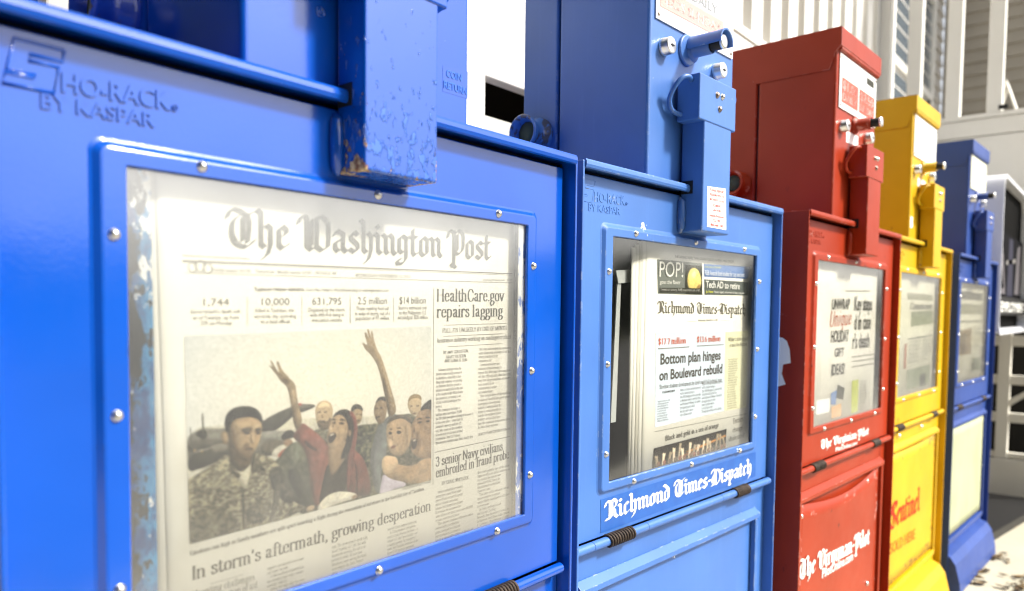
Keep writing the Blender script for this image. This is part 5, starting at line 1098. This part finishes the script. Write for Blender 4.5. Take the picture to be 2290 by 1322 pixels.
n4, p4, p4b = newspaper(3, 'faded newspaper behind the dusty pane of the yellow box', .0225, [(.0560, .0540, .4260, -.068, 0, PAPER_OLD)], PAPER_OLD)
INK['fg'] = (.26, .29, .19); INK['fn'] = (.10, .105, .08); INK['fr'] = (.42, .18, .11); INK['ff'] = (.36, .36, .25); INK['fo'] = (.26, .18, .09)
q4 = [('fn', [(.060, -.10), (.105, -.10), (.105, -.34), (.060, -.34)]), ('ff', [(.16, -.12), (.40, -.12), (.40, -.135), (.16, -.135)]), ('fg', [(.20, -.165), (.41, -.16), (.41, -.195), (.20, -.20)]), ('fn', [(.18, -.228), (.41, -.224), (.41, -.227), (.18, -.231)]),
      ('fr', [(.15, -.24), (.17, -.24), (.17, -.30), (.15, -.30)]), ('fg', [(.18, -.305), (.40, -.300), (.40, -.352), (.18, -.352)]), ('fn', [(.30, -.325), (.36, -.320), (.36, -.352), (.30, -.352)])]
printed('page_print', [['se', lor2[:6], 'fn', .19, -.240, .29, .0095], ['se', lor[:6], 'fn', .31, -.238, .41, .0095], ['sh', 'Commission', 'fn', .19, -.160, .40, -.157, .018]], p4b, n4, q4)
n5, p5, p5b = newspaper(4, 'yellowed newspaper with a brown photo, in the navy blue box', .0225, [(.0560, .0540, .4260, -.068, 0, PAPER_OLD)], PAPER_OLD)
q5 = [('fn', [(.08, -.10), (.40, -.10), (.40, -.122), (.08, -.122)]), ('fo', [(.12, -.225), (.20, -.220), (.20, -.280), (.12, -.280)]), ('fn', [(.30, -.31), (.36, -.31), (.36, -.335), (.30, -.335)]), ('ff', [(.07, -.135), (.41, -.135), (.41, -.165), (.07, -.165)]), ('fn', [(.07, -.185), (.41, -.185), (.41, -.189), (.07, -.189)]), ('fo', [(.10, -.215), (.27, -.205), (.27, -.285), (.10, -.285)]), ('fg', [(.29, -.30), (.41, -.30), (.41, -.34), (.29, -.34)])]
printed('page_print', [['se', lor2[:7], 'fn', .30, -.210, .41, .0095]], p5b, n5, q5)

# ================================================================ smaller things
# paper scrap on the side of the red box
bx, by, bz, yaw = BOXES[2]; c, s = math.cos(yaw), math.sin(yaw)
sc = [(.070, -.200), (.0365, -.2069), (.030, -.212), (.0250, -.225), (.0225, -.2475), (.0350, -.2504), (.037, -.266), (.0300, -.2832), (.044, -.288), (.075, -.26)]
mb = MB(); mb.loft([[(-.0005, y, z+.25) for y, z in sc], [(-.0010, y, z+.25) for y, z in sc]])
lx, lz = -.0185, H0+bz-.25
o = mb.build('paper_scrap', LABEL_WHITE); o.location = (bx+c*lx, by+s*lx, lz); o.rotation_euler = (0, 0, yaw)
tag(o, 'torn white sticker scrap peeling off the side of the red box', 'paper scrap')
# magazine rack at the end of the row
rk = thing('magazine_rack', 'white framed black magazine rack at the end of the row', 'magazine rack', (2.765, -.10, 0))
W_, z0, z1 = .78, .707, 1.235
mb = MB(); n = 8
mb.loft([rrect(0, W_, z0, z1, .055, .0, n), rrect(0, W_, z0, z1, .055, .26, n), rrect(.012, W_-.012, z0+.012, z1-.012, .045, .26, n), rrect(.012, W_-.012, z0+.012, z1-.012, .045, .0, n), rrect(0, W_, z0, z1, .055, .0, n)], True, (False, False), False)
WPL = plain('white_plastic', (.74, .75, .80), .3, .4)
mb.build('shell', WPL, rk, .002)
mb = MB(); mb.loft([rrect(.0125, W_-.0125, z0+.0125, z1-.0125, .044, .030, n), rrect(.0125, W_-.0125, z0+.0125, z1-.0125, .044, .256, n)]); mb.build('back_panel', plain('black_plastic', (.003, .003, .003), .8, .05), rk)
mb = MB(); mb.box(.014, W_-.014, .022, .0295, .835, 1.060); pp = mb.build('poster_panel', plain('dark_poster', (.006, .006, .008), .8, .05), rk)
INK['pa'] = (.13, .12, .13); INK['pd'] = (.03, .03, .05); INK['pc'] = (.22, .21, .20)
printed('poster_print', [], lambda x, z: (x, .0212, z), pp, [('pa', [(.05, .845), (.30, .845), (.22, .98), (.10, 1.05)]), ('pd', [(.14, .85), (.26, .87), (.20, .93), (.12, .92)]), ('pc', [(.30, .95), (.55, .97), (.55, .985), (.30, .965)]), ('pd', [(.34, .84), (.5, .84), (.46, 1.05), (.36, 1.05)]), ('pa', [(.56, .85), (.74, .85), (.70, 1.05), (.60, 1.03)])])
mb = MB(); mb.box(.014, W_-.014, .004, .012, .770, .832); st = mb.build('sign_strip', BLACK, rk)
printed('sign_lettering', [['sb', 'EMPLOYMENT', 'w', .06, .782, .72, .782, .034]], lambda x, z: (x, .0032, z), st)
mb = MB(); mb.box(.014, W_-.014, .004, .029, .7195, .724); mb.box(.0, W_, -.004, -.0005, z0-.002, z0+.012); mb.build('shelf', WPL, rk)
mb = MB(); mb.box(.31, .37, .11, .17, .032, z0); mb.build('pole', BLACK, rk, .004)
mb = MB(); tr = [(-.025, .015), (.74, -.10), (.74, .25), (-.025, .25)]
mb.loft([[(x, y, 0.0005) for x, y in tr], [(x, y, .030) for x, y in tr]]); mb.build('base_tray', plain('black_painted_steel', (.018, .018, .019), .45), rk, .002)
# folded white card on the deck
mb = MB(); mb.prism([(-.075, 0), (.0, .235), (.075, 0), (.066, 0), (.0, .212), (-.066, 0)], 0, -.05, .05); o = mb.build('tent_card', WW); o.location = (3.80, .03, 1.556)
tag(o, 'white folded tent card standing on the deck behind the railing', 'tent card')
# dead leaves
rng = np.random.default_rng(11); mb = MB()
cl = [(2.40, -.235, .030, 46), (2.50, -.245, .018, 14), (2.66, -.135, .020, 22), (2.45, -.115, .016, 14), (2.34, -.12, .014, 12), (3.12, -.235, .05, 34), (3.50, -.02, .06, 30)]
for cx, cy, sp, n_ in cl:
    for k in range(n_):
        x, y = cx+rng.normal()*sp*1.3, cy+rng.normal()*sp; a = rng.random()*6.28; L = .008+.012*rng.random(); z = .001+.006*rng.random()
        d = np.array([math.cos(a), math.sin(a)]); e = np.array([-d[1], d[0]])*.45
        P_ = [np.array([x, y])+d*L, np.array([x, y])+e*L, np.array([x, y])-d*L, np.array([x, y])-e*L]
        mb.add([(p[0], p[1], z+.004*rng.random()) for p in P_], [(0, 1, 2, 3)], False, int(rng.random()*3))
o = mb.build('leaf_litter', [plain('dead_leaf_dark', (.03, .022, .013), .9), plain('dead_leaf_brown', (.08, .05, .022), .9), plain('dead_leaf_tan', (.18, .12, .055), .9)])
kind(o, 'stuff', 'dead brown leaves scattered on the pale concrete')
